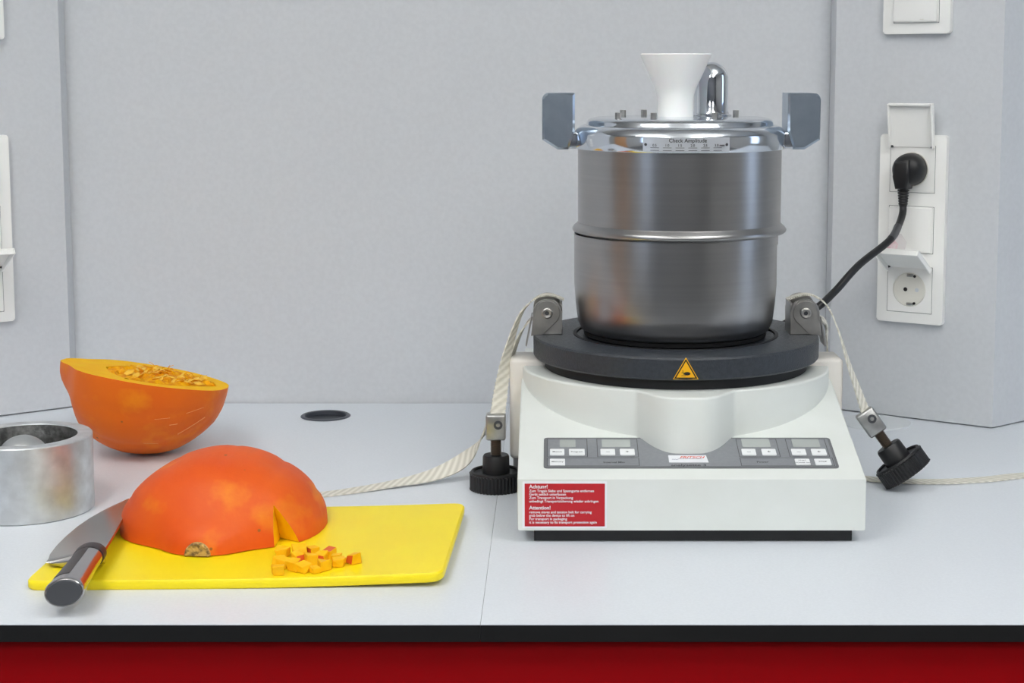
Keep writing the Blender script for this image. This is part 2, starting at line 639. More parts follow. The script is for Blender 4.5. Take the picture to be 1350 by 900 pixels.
g = thing('cable_grommet', 'round dark grey cable grommet let into the worktop', 'grommet', (GX, GY, 0))
link('ring', lathe([(.0245, -.012), (.0245, .0008), (.0255, .0016), (.0285, .0016), (.0299, .0006), (.0299, 0.0001), (.0260, 0.0001), (.0260, -.012)], (GX, GY, 0), 64, closed=True), 'grommet', g)
link('insert', lathe([(0, -.0040), (.023, -.0040), (.0244, -.0032), (.0244, -.011), (0, -.011)], (GX, GY, 0), 48), 'grommet_in', g)
tag(link('cover_cap', lathe([(0, .0024), (.036, .0024), (.041, .0016), (.0425, 0.0001), (0, 0.0001)], (.3800, 1.8920, 0), 72), 'cap', base=(.38, 1.892, 0)),
    'flat pale round cover cap on the worktop behind the white shaker', 'cover')

# ------------------------------------------------------------------ sieve shaker
CX, CY = 0.1215, 1.61
sh = thing('sieve_shaker', 'white sieve shaker base with grey control panel and charcoal round plate', 'laboratory shaker', (CX, CY, 0))
YF = 1.401
BX0, BX1 = CX - .1535, CX + .1535
Z0 = .012
SD = Vector((0, .186, .0488)).normalized()
# body: side profile (y, z) extruded across
prof = [(YF, Z0), (YF, .0580), (YF + .0012, .0590), (1.587, .1073), (1.60, .1100), (1.775, .1100), (1.785, .1000), (1.785, Z0)]
bm = bmesh.new()
L_ = [bm.verts.new((BX0, y, z)) for y, z in prof]
R_ = [bm.verts.new((BX1, y, z)) for y, z in prof]
bm.faces.new(L_)
bm.faces.new(R_[::-1])
for i in range(len(prof)):
    j = (i + 1) % len(prof)
    bm.faces.new((L_[i], R_[i], R_[j], L_[j]))
es = [e for e in bm.edges if abs(e.verts[0].co.x - e.verts[1].co.x) < 1e-6]
bmesh.ops.bevel(bm, geom=es, offset=.0018, segments=2, profile=.5, affect='EDGES')
link('base_housing', bm, 'white_housing', sh, smooth=30)
link('base_block', box(CX - .1390, CX + .1430, 1.4090, 1.770, .0005, .0125), 'dark_gap', sh, smooth=None)  # near-black box filling the dark void under the housing
# wider collar behind the sloping front
link('side_collar', box(CX - .1655, CX + .1675, 1.602, 1.648, .0270, .1290, bev=.0045, seg=3), 'cream_housing', sh)
# drum with the rounded nose
out = []
N_ = 360
for i in range(N_):
    a = 2 * PI * i / N_
    dx, dy = math.cos(a), math.sin(a)
    b_ = .1375 if dy < 0 else .150
    r0 = 1 / math.sqrt((dx / .1523) ** 2 + (dy / b_) ** 2)
    if dy < 0:
        x = r0 * dx
        q = abs(x) / .0460
        if q < 1:
            e_ = min(1.0, (1 - q) / .80)
            r0 += .0250 * (e_ * e_ * (3 - 2 * e_)) ** .70 + .0045 * (1 - q * q)
    out.append((CX + r0 * dx, CY + r0 * dy))


def rounded_prism(ol, z0, z1, r, k=4):
    """vertical walls on an outline, top edge rounded with radius r"""
    n = len(ol)
    nrm = []
    for i in range(n):
        d = Vector(ol[(i + 1) % n]) - Vector(ol[i - 1])
        nrm.append(Vector((-d.y, d.x)).normalized())
    bm = bmesh.new()
    rows = [[bm.verts.new((x, y, z0)) for x, y in ol]]
    for m in range(k + 1):
        a = PI / 2 * m / k
        ins, z = r * (1 - math.cos(a)), z1 - r + r * math.sin(a)
        rows.append([bm.verts.new((x + nn.x * ins, y + nn.y * ins, z)) for (x, y), nn in zip(ol, nrm)])
    for a, b in zip(rows, rows[1:]):
        for i in range(n):
            j = (i + 1) % n
            bm.faces.new((a[i], a[j], b[j], b[i]))
    bm.faces.new(rows[-1])
    bm.faces.new(rows[0][::-1])
    return bm


link('drum', rounded_prism(out, .050, .1222, .0024), 'white_housing', sh, smooth=50)
link('gap_fill', lathe([(.112, .120), (.1305, .120), (.1305, .1335), (.112, .1335)], (CX, CY, 0), 96, closed=True), 'dark_gap', sh)  # dark ring stands in for the shadow between drum and plate
pl = link('clamping_plate', lathe([(0, .1525), (.0985, .1525), (.0990, .1540), (.1385, .1542), (.1405, .1536), (.1418, .1518), (.1418, .1345), (.1405, .1328), (.138, .1324), (.10, .1324), (0, .1324)], (CX, CY, 0), 128), 'plate', sh, smooth=30)
link('recess_ring', lathe([(.0986, .1522), (.1020, .1522), (.1020, .1546), (.0986, .1546)], (CX, CY, 0), 96, closed=True), 'dark_gap', pl)
link('foot', lathe([(0, 0), (.012, 0), (.012, .0275), (0, .0275)], (CX - .151, 1.634, 0), 24), 'panel_frame', sh)
link('foot', lathe([(0, 0), (.012, 0), (.012, .0275), (0, .0275)], (CX + .151, 1.634, 0), 24), 'panel_frame', sh)

# control panel on the slope: panel coordinates (x across from the centre, s up the slope)
P0 = Vector((CX, YF, .0585))
NS = Vector((1, 0, 0)).cross(SD)


def on_slope(h):
    def fn(x, s):
        return P0 + Vector((x, 0, 0)) + SD * s + NS * h
    return fn


SM = Matrix.Translation(P0) @ Matrix(((1, 0, 0, 0), (0, SD.y, NS.y, 0), (0, SD.z, NS.z, 0), (0, 0, 0, 1)))


def slope_prism(outline, h0, h1, bev=0):
    return prism(outline, h0, h1, bev=bev, seg=1, mx=SM)


panel = link('control_panel', slope_prism(rounded(-.1305, .1325, .0182, .0755, .0035), .0002, .0010), 'panel_frame', sh, label='grey control panel with white keys')
link('panel_field', slope_prism(rounded(-.1278, .1300, .0204, .0728, .002), .0010, .0013), 'grey_panel', panel)
# thin outlines of the key fields
lw = .00055
for x0, x1, s0, s1 in ((-.1276, -.0908, .0376, .0722), (-.0822, -.0449, .0376, .0722), (.0456, .0828, .0376, .0722), (.0910, .1272, .0376, .0722), (-.1276, -.0449, .0208, .0362), (.0456, .1290, .0208, .0362)):
    bm = bmesh.new()
    o_ = [bm.verts.new(on_slope(.00145)(x, q)) for x, q in ((x0, s0), (x1, s0), (x1, s1), (x0, s1))]
    i_ = [bm.verts.new(on_slope(.00145)(x, q)) for x, q in ((x0 + lw, s0 + lw), (x1 - lw, s0 + lw), (x1 - lw, s1 - lw), (x0 + lw, s1 - lw))]
    for k in range(4):
        bm.faces.new((o_[k], o_[(k + 1) % 4], i_[(k + 1) % 4], i_[k]))
    link('field_outline', bm, 'panel_line', panel, smooth=None)
for r in ((-.1160, -.1015, .0562, .0702), (-.0775, -.0515, .0562, .0708), (.0505, .0762, .0562, .0718), (.0965, .1215, .0562, .0716)):
    link('display', slope_prism(rounded(*r, .0008), .0013, .0016), 'lcd', panel)
keys = [(-.1249, -.1119, .0404, .0519, 'Menue'), (-.1077, -.0935, .0404, .0519, 'Program'), (-.1249, -.1114, .0214, .0333, 'Memory'),
        (-.0792, -.0660, .0404, .0519, '\u2013'), (-.0616, -.0483, .0404, .0519, '+'),
        (.0487, .0613, .0404, .0519, '\u2013'), (.0667, .0796, .0404, .0519, '+'),
        (.0937, .1066, .0404, .0519, '\u2013'), (.1117, .1250, .0404, .0519, '+'),
        (.0945, .1076, .0220, .0333, 'START\nPOWER ON'), (.1120, .1262, .0220, .0333, 'STOP')]
for x0, x1, s0, s1, tx in keys:
    k = link('key', slope_prism(rounded(x0, x1, s0, s1, .0009), .0013, .0020), 'button', panel)
    bm = bmesh.new()
    rows = tx.split('\n')
    for i, rw in enumerate(rows):
        sz = .0066 if rw in '+\u2013' else (.0031 if len(rows) == 1 else .0024)
        sh2 = text2d(rw, sz, 'CENTER', bold=.00002)
        cy = (s0 + s1) / 2 - sz * .33 + (0 if len(rows) == 1 else (.0022 if i == 0 else -.0020))
        put2d(bm, sh2, lambda x, y, cx=(x0 + x1) / 2, cy=cy: on_slope(.0022)(cx + x, cy + y))
    link('key_lettering', bm, 'ink', k, smooth=None)
for tx, sz, x_, s_, w_ in (('Interval Min', .0040, -.0772, .0262, 1), ('Power', .0040, .0600, .0268, 1), ('analysette 3', .0052, -.0172, .0206, 1.28)):
    bm = bmesh.new()
    put2d(bm, text2d(tx, sz, 'LEFT', bold=.00007, sx=w_), lambda x, y: on_slope(.0015)(x_ + x, s_ + y))
    link('lettering', bm, 'ink', panel, smooth=None)
lg = link('logo_plate', slope_prism([(-.0183, .0272), (.0170, .0272), (.0157, .0404), (-.0183, .0404)], .0013, .0016), 'label_white', panel)
bm = bmesh.new()
put2d(bm, text2d('FRITSCH', .0052, 'LEFT', shear=.35, bold=.00012, sx=1.10), lambda x, y: on_slope(.0018)(-.0085 + x, .0346 + y))
link('logo_lettering', bm, 'logo_red', lg, smooth=None)
bm = bmesh.new()
wave = [(-.0155, .0318), (-.0146, .0325), (-.0135, .0318), (-.0124, .0325), (-.0112, .0315), (-.0098, .0327), (-.0088, .0330), (.012, .0330)]
for (xa, ya), (xb, yb) in zip(wave, wave[1:]):
    put2d(bm, ([(xa, ya), (xb, yb), (xb, yb + .0006), (xa, ya + .0006)], [(0, 1, 2, 3)]), on_slope(.0018))
link('logo_line', bm, 'logo_blue', lg, smooth=None)

# red carrying notice on the front
sx0, sx1, sz0, sz1 = -.0276, .0468, .0140, .0562
st = link('notice_sticker', prism(rounded(sx0, sx1, sz0, sz1, .0006), 0, .0003, mx=Matrix.Translation((0, YF - .00005, 0)) @ Matrix.Rotation(PI / 2, 4, 'X')), 'label_white', sh, label='white-edged red carrying notice in German and English')
rd = link('red_field', prism(rounded(sx0 + .0020, sx1 - .0018, sz0 + .0018, sz1 - .0019, .0003), .0003, .0005, mx=Matrix.Translation((0, YF - .00005, 0)) @ Matrix.Rotation(PI / 2, 4, 'X')), 'label_red', st)
bm = bmesh.new()
rows = [('Achtung!', .0046, .0502), ('Zum Tragen Siebe und Spanngurte entfernen', .00318, .0468), ('Ger\u00e4t seitlich unterfassen', .00318, .0437), ('Zum Transport in Verpackung', .00318, .0406),
        ('unbedingt Transportsicherung wieder anbringen', .00318, .0375), ('Attention!', .0046, .0312), ('remove sieves and tension belt for carrying', .00318, .0277),
        ('grab below the device to lift on', .00318, .0247), ('For transport in packaging', .00318, .0216), ('it is necessary to fix transport protection again', .00318, .0185)]
for s, sz, z in rows:
    put2d(bm, text2d(s, sz, 'LEFT', bold=.00009 if sz > .004 else .00005, sx=.985), lambda x, y, z=z: Vector((sx0 + .0060 + x, YF - .0008, z + y)))
link('notice_lettering', bm, 'label_white', st, smooth=None)


# hand crushing hazard triangle on the charcoal plate
def on_plate(rad):
    def fn(x, z):
        a = x / rad
        return Vector((CX + rad * math.sin(a), CY - rad * math.cos(a), z))
    return fn


def tri(cx, zc, s):
    h = s * math.sqrt(3) / 2
    vs, fs = [], []
    n = 6
    for i in range(n + 1):
        t = i / n
        vs += [(cx - s / 2 * (1 - t), zc - h / 3 + h * t), (cx + s / 2 * (1 - t), zc - h / 3 + h * t)]
    for i in range(n):
        fs.append((2 * i, 2 * i + 1, 2 * i + 3, 2 * i + 2) if i < n - 1 else (2 * i, 2 * i + 1, 2 * i + 2))
    if True:
        vs[-1] = vs[-2]
    return vs, fs


HX, HZ = -.0008, .1410
bm = bmesh.new()
put2d(bm, tri(HX, HZ, .0236), on_plate(.1421))
hz = link('hazard_sticker', bm, 'hazard', sh, smooth=None, label='yellow hand-crushing hazard triangle')
bm = bmesh.new()
put2d(bm, tri(HX, HZ, .0213), on_plate(.1423))
link('hazard_border', bm, 'ink_black', hz, smooth=None)
bm = bmesh.new()
put2d(bm, tri(HX, HZ, .0174), on_plate(.1425))
link('hazard_field', bm, 'hazard', hz, smooth=None)
bm = bmesh.new()
hand = [(HX + .0012 + .0030 * math.cos(a), HZ - .0014 + .0016 * math.sin(a)) for a in [2 * PI * k / 14 for k in range(14)]]
put2d(bm, (hand, [tuple(range(14))]), on_plate(.1427))
for r in ((HX - .0040, HX - .0006, HZ - .0008, HZ - .0004), (HX - .0030, HX - .0025, HZ - .0006, HZ + .0018), (HX - .0040, HX - .0002, HZ - .0034, HZ - .0030), (HX - .0022, HX - .0006, HZ - .0022, HZ - .0010)):
    put2d(bm, rect2d(*r), on_plate(.1427))
link('hazard_symbol', bm, 'ink_black', hz, smooth=None)


# strap clamps standing on the plate
def arch(x0, x1, z0, z1, r, n=8):
    pts = [(x0, z0), (x1, z0)]
    for k in range(n + 1):
        a = PI / 2 * k / n
        pts.append((x1 - r + r * math.cos(a), z1 - r + r * math.sin(a)))
    for k in range(n + 1):
        a = PI / 2 + PI / 2 * k / n
        pts.append((x0 + r + r * math.cos(a), z1 - r + r * math.sin(a)))
    return pts


def xz_prism(outline, y0, y1, bev=0.0):
    """outline in x, z extruded along y"""
    return prism(outline, -y1, -y0, bev=bev, seg=1, mx=Matrix.Rotation(PI / 2, 4, 'X'))


def clamp(side):
    xin = CX + side * .1130
    xout = CX + side * .1420
    xl, xr = min(xin, xout), max(xin, xout)
    c = link('clamp_bracket', xz_prism(arch(xl, xr, .1541, .1895, .0135), 1.5985, 1.6015, bev=.0006), 'clamp_steel', sh)
    link('bracket_plate', xz_prism(arch(xl, xr, .1541, .1912, .0135), 1.6325, 1.6350, bev=.0006), 'clamp_steel', c)
    if side > 0:
        link('bracket_web', box(xl, xl + .0025, 1.6015, 1.6325, .1541, .1850), 'clamp_steel', c)
    else:
        link('bracket_web', box(xr - .0025, xr, 1.6015, 1.6325, .1541, .1850), 'clamp_steel', c)
    hx, hz_ = (xl + xr) / 2 + side * .0005, .1757
    # teardrop cam cheek in front of the bracket
    pts = []
    for k in range(15):
        a = math.radians(-40 + 232 * k / 14)
        pts.append((hx - side * .0125 * math.cos(a), hz_ + .0125 * math.sin(a)))
    pts.append((xout - side * .000, hz_ - .004))
    pts.append((xout + side * .0020, .1530))
    pts.append((xout - side * .0100, .1545))
    link('cam_cheek', xz_prism(pts if side < 0 else pts[::-1], 1.5968, 1.5985, bev=.0004), 'clamp_steel', c)
    link('roller', lathe([(0, -.015), (.0090, -.015), (.0090, .015), (0, .015)], (hx, 1.617, hz_), 24, mx=Matrix.Rotation(PI / 2, 4, 'X')), 'clamp_steel', c)
    rot = Matrix.Rotation(PI / 2, 4, 'X')
    b = link('bolt', lathe([(.0022, .0), (.0022, .0014), (.0042, .0018), (.0052, .0012), (.0055, 0), (.0055, -.002), (0, -.002), (0, -.0002), (.0022, 0)], (hx, 1.5968, hz_), 24, mx=rot), 'clamp_steel', c)
    link('hex_socket', lathe([(0, .0003), (.0023, .0003), (.0023, -.001), (0, -.001)], (hx, 1.5968, hz_), 6, mx=rot), 'panel_line', b)
    # release tongue
    p = [(xout + side * .0005, .1715), (xout + side * .0020, .1715), (xout + side * .0075, .1425), (xout + side * .0062, .1418)]
    link('release_tongue', xz_prism(p if side > 0 else p[::-1], 1.600, 1.630), 'clamp_steel', c)


clamp(-1)
clamp(1)

# ------------------------------------------------------------------ sieves and lid
PXC = .1207
pan = thing('test_sieve', 'lower stainless sieve with rounded foot, seated in the charcoal plate', 'sieve', (PXC, CY, .1550), group='stacked sieves')
link('frame', lathe([(0, .1568), (.080, .1568), (.0885, .1575), (.0935, .1605), (.0968, .1680), (.0988, .1850), (.1003, .2050), (.1003, .2545), (.0993, .2545), (.0990, .2050), (.0955, .1680), (.0880, .1590), (0, .1585)], (PXC, CY, 0), 128), 'sieve', pan, smooth=40)
link('foot_ring', lathe([(.070, .1541), (.0905, .1541), (.0912, .1575), (.0880, .1592), (.070, .1592)], (PXC, CY, 0), 96, closed=True), 'foot_band', pan)  # black ring forming the dark band under the sieve foot
UXC = .1240
up = thing('test_sieve', 'upper stainless sieve with projecting bottom bead, below the handled lid', 'sieve', (UXC, CY, .2500), group='stacked sieves')
link('frame', lathe([(.0968, .2450), (.0980, .2450), (.0980, .2552), (.0996, .2556), (.1000, .2640), (.1001, .3385), (.0992, .3385), (.0968, .2550)], (UXC, CY, 0), 128, closed=True), 'sieve', up, smooth=40)
link('bead', lathe([(.1002, .2658), (.1016, .2640), (.1040, .2620), (.1056, .2596), (.1052, .2576), (.1040, .2566), (.1010, .2556), (.0996, .2556), (.0996, .2650)], (UXC, CY, 0), 128, closed=True), 'sieve', up, smooth=50)

LXC = .1240
lid = thing('clamping_lid', 'polished aluminium sieve lid with two upright handles and chrome dome', 'lid', (LXC, CY, .3385))
link('cover', lathe([(0, .3696), (.060, .3694), (.0830, .3687), (.0872, .3679), (.0900, .3664), (.0914, .3644), (.0918, .3620), (.0926, .3612), (.0940, .3614), (.0965, .3608), (.0990, .3595), (.1012, .3576), (.1028, .3555), (.1037, .3538), (.1040, .3525), (.1040, .3395), (.1034, .3387), (.0975, .3387), (.0975, .350), (.0, .352)], (LXC, CY, 0), 160), 'alu_polish', lid, smooth=45)


def handle(side):
    xo = LXC + side * .1352
    xi = LXC + side * .1035
    o2 = []
    # outline in x, z: outer top rounded, outer bottom chamfered
    raw = [(xi + side * .0060, .3380), (xo - side * .0150, .3380), (xo, .3474)]
    r = .006
    for k in range(7):
        a = PI / 2 * k / 6
        raw.append((xo - side * r + side * r * math.cos(a), .3925 - r + r * math.sin(a)))
    raw += [(xi, .3925), (xi, .3560)]
    hm = xz_prism(raw if side > 0 else raw[::-1], 1.588, 1.632, bev=.0022)
    h = link('handle', hm, 'alu_handle', lid, smooth=40)
    bm = bmesh.new()
    x0, x1 = LXC + side * .0900, LXC + side * .1130
    add_box(bm, min(x0, x1), max(x0, x1), 1.5900, 1.630, .3388, .3552, bev=.002, seg=3)
    link('handle_lug', bm, 'alu_polish', h, smooth=50)


handle(-1)
handle(1)
for x, y in ((.0615, 1.560), (.0920, 1.668), (.0950, 1.556), (.1535, 1.556), (.1835, 1.648), (.0700, 1.655)):
    s = link('stud', lathe([(0, .3684), (.0030, .3684), (.0030, .3742), (.0026, .3746), (0, .3746)], (x, y, 0), 6), 'steel', lid)
link('dome', lathe([(.0205, .3686), (.0205, .3702), (.0180, .3716), (.0171, .3740), (.0170, .4025)] + [(.0170 * math.cos(a), .4058 + .0170 * math.sin(a)) for a in [PI / 2 * k / 10 for k in range(1, 10)]] + [(0, .4228), (0, .3686)], (.1575, 1.640, 0), 64), 'chrome', lid, smooth=40)


# amplitude scale on the lid rim
def on_lid(rad):
    def fn(x, z):
        a = x / rad
        return Vector((LXC + rad * math.sin(a), CY - rad * math.cos(a), z))
    return fn


bm = bmesh.new()
put2d(bm, rect2d(-.0425, .0400, .3398, .3532, 20), on_lid(.1044))
sc = link('amplitude_scale', bm, 'scale_plate', lid, smooth=60, label='silver amplitude scale plate')
bm = bmesh.new()
put2d(bm, text2d('Check Amplitude', .0050, 'CENTER', bold=.00004, sx=1.0), lambda x, y: on_lid(.1047)(-.0002 + x, .3487 + y))
for i, tx in enumerate(('0.5', '1.0', '1.5', '2.0', '2.5', '3.0 mm')):
    x = -.0312 + .0118 * i
    put2d(bm, text2d(tx, .0033, 'LEFT' if i == 5 else 'CENTER', bold=.00003), lambda a, b, x=x: on_lid(.1047)(x + a - (.003 if i == 5 else 0), .3448 + b))
    put2d(bm, rect2d(x - .0040, x + .0042, .3434, .3438), on_lid(.1047))
    put2d(bm, rect2d(x - .0040, x + .0042, .3410, .3414), on_lid(.1047))
link('scale_lettering', bm, 'ink_black', sc, smooth=None)
for x in (-.0398, .0372):
    p = on_lid(.1044)(x, .3465)
    a = x / .1044
    link('scale_screw', lathe([(0, .0008), (.0010, .0006), (.0014, 0), (0, -.0005)], p, 12, mx=Matrix.Rotation(a, 4, 'Z') @ Matrix.Rotation(PI / 2, 4, 'X')), 'panel_line', sc)

fx = .1198
fun = thing('feed_funnel', 'white plastic funnel standing on the lid beside the chrome dome', 'funnel', (fx, 1.610, .3690))
fp = [(.0176, .3688), (.0176, .3850), (.0182, .3905), (.0196, .3960), (.0218, .4010), (.0247, .4068), (.0343, .4285), (.0346, .4300), (.0338, .4308), (.0328, .4300), (.0232, .4075), (.0203, .4015), (.0170, .3900), (.0162, .3850), (.0162, .3688)]
link('bowl', lathe(fp, (fx, 1.610, 0), 64, closed=True), 'funnel', fun, smooth=40)


# ------------------------------------------------------------------ tension straps with screw knobs
def knurled(r, n, depth):
    o = []
    for i in range(n * 4):
        a = 2 * PI * i / (n * 4)
        o.append(((r - (depth if i % 4 in (0, 3) else 0)) * math.cos(a), (r - (depth if i % 4 in (0, 3) else 0)) * math.sin(a)))
    return o


def tension_strap(label, base, axis_mx, knob_r, strap_bms):
    """axis_mx: matrix whose z axis runs from the knob up to the swivel block; origin at the knob's lower face"""
    t = thing('tension_strap', label, 'strap', base, group='tension straps')
    bm = prism(knurled(knob_r, 44, .0007), 0.0, .0165, bev=.0012, seg=1, mx=axis_mx)
    k = link('knob', bm, 'black_plastic', t, smooth=25)
    link('knob_rim', lathe([(knob_r - .004, .0165), (knob_r - .001, .0165), (knob_r - .0014, .0185), (knob_r - .003, .0190), (knob_r - .004, .0180)], (0, 0, 0), 64, mx=axis_mx, closed=True), 'black_plastic', k)
    link('knob_hub', lathe([(0, .0160), (.0135, .0160), (.0132, .0325), (.0122, .0345), (.0075, .0345), (0, .0345)], (0, 0, 0), 40, mx=axis_mx), 'black_plastic', k, smooth=40)
    pr = [(0, .030)]
    z = .0345
    while z < .0515:
        pr += [(.0046, z), (.0055, z + .0006), (.0046, z + .0012)]
        z += .0012
    pr += [(0, z)]
    link('screw_spindle', lathe(pr, (0, 0, 0), 24, mx=axis_mx), 'screw', t, smooth=None)
    blk = link('swivel_block', box(-.0098, .0098, -.0075, .0075, .0500, .0762, bev=.0022, seg=3, mx=axis_mx), 'steel', t)
    rot = axis_mx @ Matrix.Translation((.0025, -.0075, .0660)) @ Matrix.Rotation(PI / 2, 4, 'X')
    link('retaining_ring', lathe([(.0022, 0), (.0044, 0), (.0044, .0008), (.0022, .0008)], (0, 0, 0), 24, mx=rot, closed=True), 'panel_line', blk)
    link('pin', lathe([(0, .001), (.0018, .0008), (.0022, 0), (0, -.001)], (0, 0, 0), 16, mx=rot), 'steel', blk)
    for s in strap_bms:
        link('strap_band', s, 'strap', t, smooth=60)
    return t


# left: knob stands on the worktop
KX, KY = -.0575, 1.590
mL = Matrix.Translation((KX, KY, 0.0002))
a1 = ribbon([(.0100, 1.617, .1868), (-.0040, 1.617, .1915), (-.0180, 1.617, .1880), (-.0330, 1.615, .1720), (-.0450, 1.609, .1380), (-.0520, 1.600, .1020), (-.0560, 1.590, .0720)],
            [(0, 1, 0), (0, 1, 0), (.1, 1, 0), (.25, .95, 0), (.5, .8, .1), (.8, .5, .1), (1, .1, 0)], .0072, .0014, n=18, teeth=.07)
a2 = ribbon([(-.0130, 1.622, .1690), (-.0240, 1.622, .1650), (-.0350, 1.623, .1480), (-.0460, 1.626, .1160), (-.0560, 1.628, .0830), (-.0690, 1.628, .0500), (-.0900, 1.622, .0230), (-.1200, 1.612, .0090), (-.1600, 1.598, .0030), (-.2100, 1.572, .0010), (-.2550, 1.553, .0010), (-.3000, 1.545, .0010)],
            [(0, 1, 0), (0, 1, 0), (.2, 1, 0), (.35, 1, .1), (.5, .8, .3), (.5, .6, .6), (.4, .6, .75), (.2, .8, .45), (.1, 1, .1), (.1, 1, 0), (.1, 1, 0), (.1, 1, 0)], .0088, .0014)
tension_strap('cream strap with upright black screw knob, its tail running behind the front pumpkin', (KX, KY, 0), mL, .0262, [a1, a2])
# right: knob hangs tilted and just touches the worktop
blk_c = Vector((.3155, 1.600, .0675))
knb_c = Vector((.3530, 1.590, .0150))
zax = (blk_c - knb_c).normalized()
yax = Vector((0, 1, 0)) - zax * zax.y
yax.normalize()
xax = yax.cross(zax)
org = blk_c - zax * .0655
mR = Matrix(((xax.x, yax.x, zax.x, org.x), (xax.y, yax.y, zax.y, org.y), (xax.z, yax.z, zax.z, org.z), (0, 0, 0, 1)))
top = blk_c + zax * .004
b1 = ribbon([(.2330, 1.617, .1868), (.2470, 1.617, .1915), (.2600, 1.617, .1905), (.2740, 1.617, .1800), (.2850, 1.614, .1560), (.2950, 1.608, .1230), (.3040, 1.604, .0970), tuple(top)],
            [(0, 1, 0), (0, 1, 0), (.0, 1, 0), (.05, 1, 0), (.15, 1, 0), (.35, .9, 0), (.5, .8, .1), (.7, .7, .2)], .0066, .0014, n=14, teeth=.08)
b2 = ribbon([(.2560, 1.628, .1660), (.2680, 1.634, .1640), (.2800, 1.655, .1500), (.2830, 1.664, .1100), (.2810, 1.664, .0500), (.2860, 1.656, .0130), (.3050, 1.632, .0028), (.3400, 1.618, .0012), (.3900, 1.613, .0012), (.4400, 1.622, .0012), (.5000, 1.642, .0012), (.6200, 1.648, .0012)],
            [(0, 1, 0), (0, 1, 0), (.3, 1, 0), (.0, 1, 0), (0, 1, 0), (0, 1, 0), (.3, 1, 0), (.1, 1, 0), (0, 1, 0), (-.1, 1, 0), (0, 1, 0), (0, 1, 0)], .0085, .0014)
tension_strap('cream strap with tilted black screw knob hanging at the right side of the shaker', (org.x, org.y, 0), mR, .0262, [b1, b2])


# ------------------------------------------------------------------ sockets on the splayed panels
def half_round_lid(bm, w, h, d):
    pass


def lid_mesh(w, h, d, mx, opened=True):
    """shallow tray: plate w x h with a rim of depth d towards +y; hinge along z = 0"""
    bm = bmesh.new()
    add_box(bm, -w / 2, w / 2, -.0016, 0, 0, h, bev=.0006, seg=1, mx=mx)
    if d:
        for a in ((-w / 2, -w / 2 + .0022, 0, h), (w / 2 - .0022, w / 2, 0, h), (-w / 2 + .0022, w / 2 - .0022, h - .0022, h)):
            add_box(bm, a[0], a[1], 0, d, a[2], a[3], bev=.0005, seg=1, mx=mx)
    return bm


def socket_panel(label, loc, rotz, inserts):
    """local frame: x along the wall, -y out of the wall, z up; origin at the panel's centre on the wall"""
    t = thing('socket_panel', label, 'power socket', loc, rotz, group='wall socket panels')
    bm = prism(rounded(-.0405, .0405, -.111, .111, .003), 0, .0090, bev=.0016, seg=2, mx=Matrix.Rotation(PI / 2, 4, 'X'))
    link('frame', bm, 'socket', t, local=True)
    for zc, kind in inserts:
        q = link('insert', box(-.0272, .0272, -.0100, -.0040, zc - .0272, zc + .0272, bev=.0006, seg=1), 'socket', t, local=True)
        bm = bmesh.new()
        e = .0276
        for a in ((-e, e, zc + e - .0006, zc + e), (-e, e, zc - e, zc - e + .0006), (-e, -e + .0006, zc - e, zc + e), (e - .0006, e, zc - e, zc + e)):
            add_box(bm, a[0], a[1], -.0093, -.0060, a[2], a[3])
        link('joint', bm, 'panel_line', q, local=True, smooth=None)
        if kind == 'closed':
            link('cover_flap', box(-.0262, .0262, -.0140, -.0101, zc - .0262, zc + .0262, bev=.0012), 'socket', t, local=True)
            bm = bmesh.new()
            add_box(bm, .006, .011, -.01425, -.0139, zc - .0240, zc - .0232)
            link('flap_mark', bm, 'socket_in', q, local=True, smooth=None)
            continue
        # open socket: round well with two holes and earth clips
        rx = Matrix.Rotation(PI / 2, 4, 'X')
        well = link('socket_well', lathe([(.0172, -.0002), (.0188, -.0002), (.0192, .0006), (.0196, .0010), (.0201, .0006), (.0201, -.0002)], (0, -.0100, zc), 48, mx=rx, closed=True), 'socket_in', t, local=True)
        link('well_floor', lathe([(0, .0004), (.0190, .0004), (.0190, -.001), (0, -.001)], (0, -.0100, zc), 48, mx=rx), 'socket_in', well, local=True)
        for hx in (-.0046, .0095):
            link('contact_hole', lathe([(0, .0007), (.0024, .0007), (.0024, 0), (0, 0)], (hx, -.0100, zc), 20, mx=rx), 'ink_black' if hx < 0 else 'cap', well, local=True)
        for s in (-1, 1):
            link('earth_clip', box(-.0030, .0050, -.0116, -.0102, zc + s * .0170 - .0018, zc + s * .0170 + .0018, bev=.0005), 'steel', well, local=True)
            link('screw_hole', lathe([(0, .0012), (.0016, .0012), (.0016, 0), (0, 0)], (.0066, -.0104, zc + s * .0160), 14, mx=rx), 'ink_black', well, local=True)
        ang = {'up': math.radians(9), 'out': math.radians(60)}[kind]
        mx = Matrix.Translation((0, -.0112, zc + .0255)) @ Matrix.Rotation(ang, 4, 'X') 
        # flap rises from its hinge and leans out from the wall by ang (0 = straight up); its inside faces the room
        bm = bmesh.new()
        w_, h_ = .0545, .0520
        mm = mx @ Matrix.Diagonal((1, -1, 1, 1))
        bm = lid_mesh(w_, h_, .0060, mm)
        fl = link('cover_flap', bm, 'socket', t, local=True)
        for s in (-1, 1):
            link('hinge_pin', lathe([(0, .002), (.0014, .002), (.0014, -.002), (0, -.002)], (s * .0245, -.0125, zc + .0262), 12, mx=rx), 'panel_line', fl, local=True)
    return t


dR = Vector((.83971, -.54303, 0))
angR = math.atan2(dR.y, dR.x)
A_ = Vector((.3385, 1.9717, 0))
cR = A_ + dR * .1030
cR.z = .2280
sockR = socket_panel('white triple socket panel with a black plug, on the right splayed panel', cR, angR, [(.0710, 'up'), (0, 'closed'), (-.0710, 'out')])
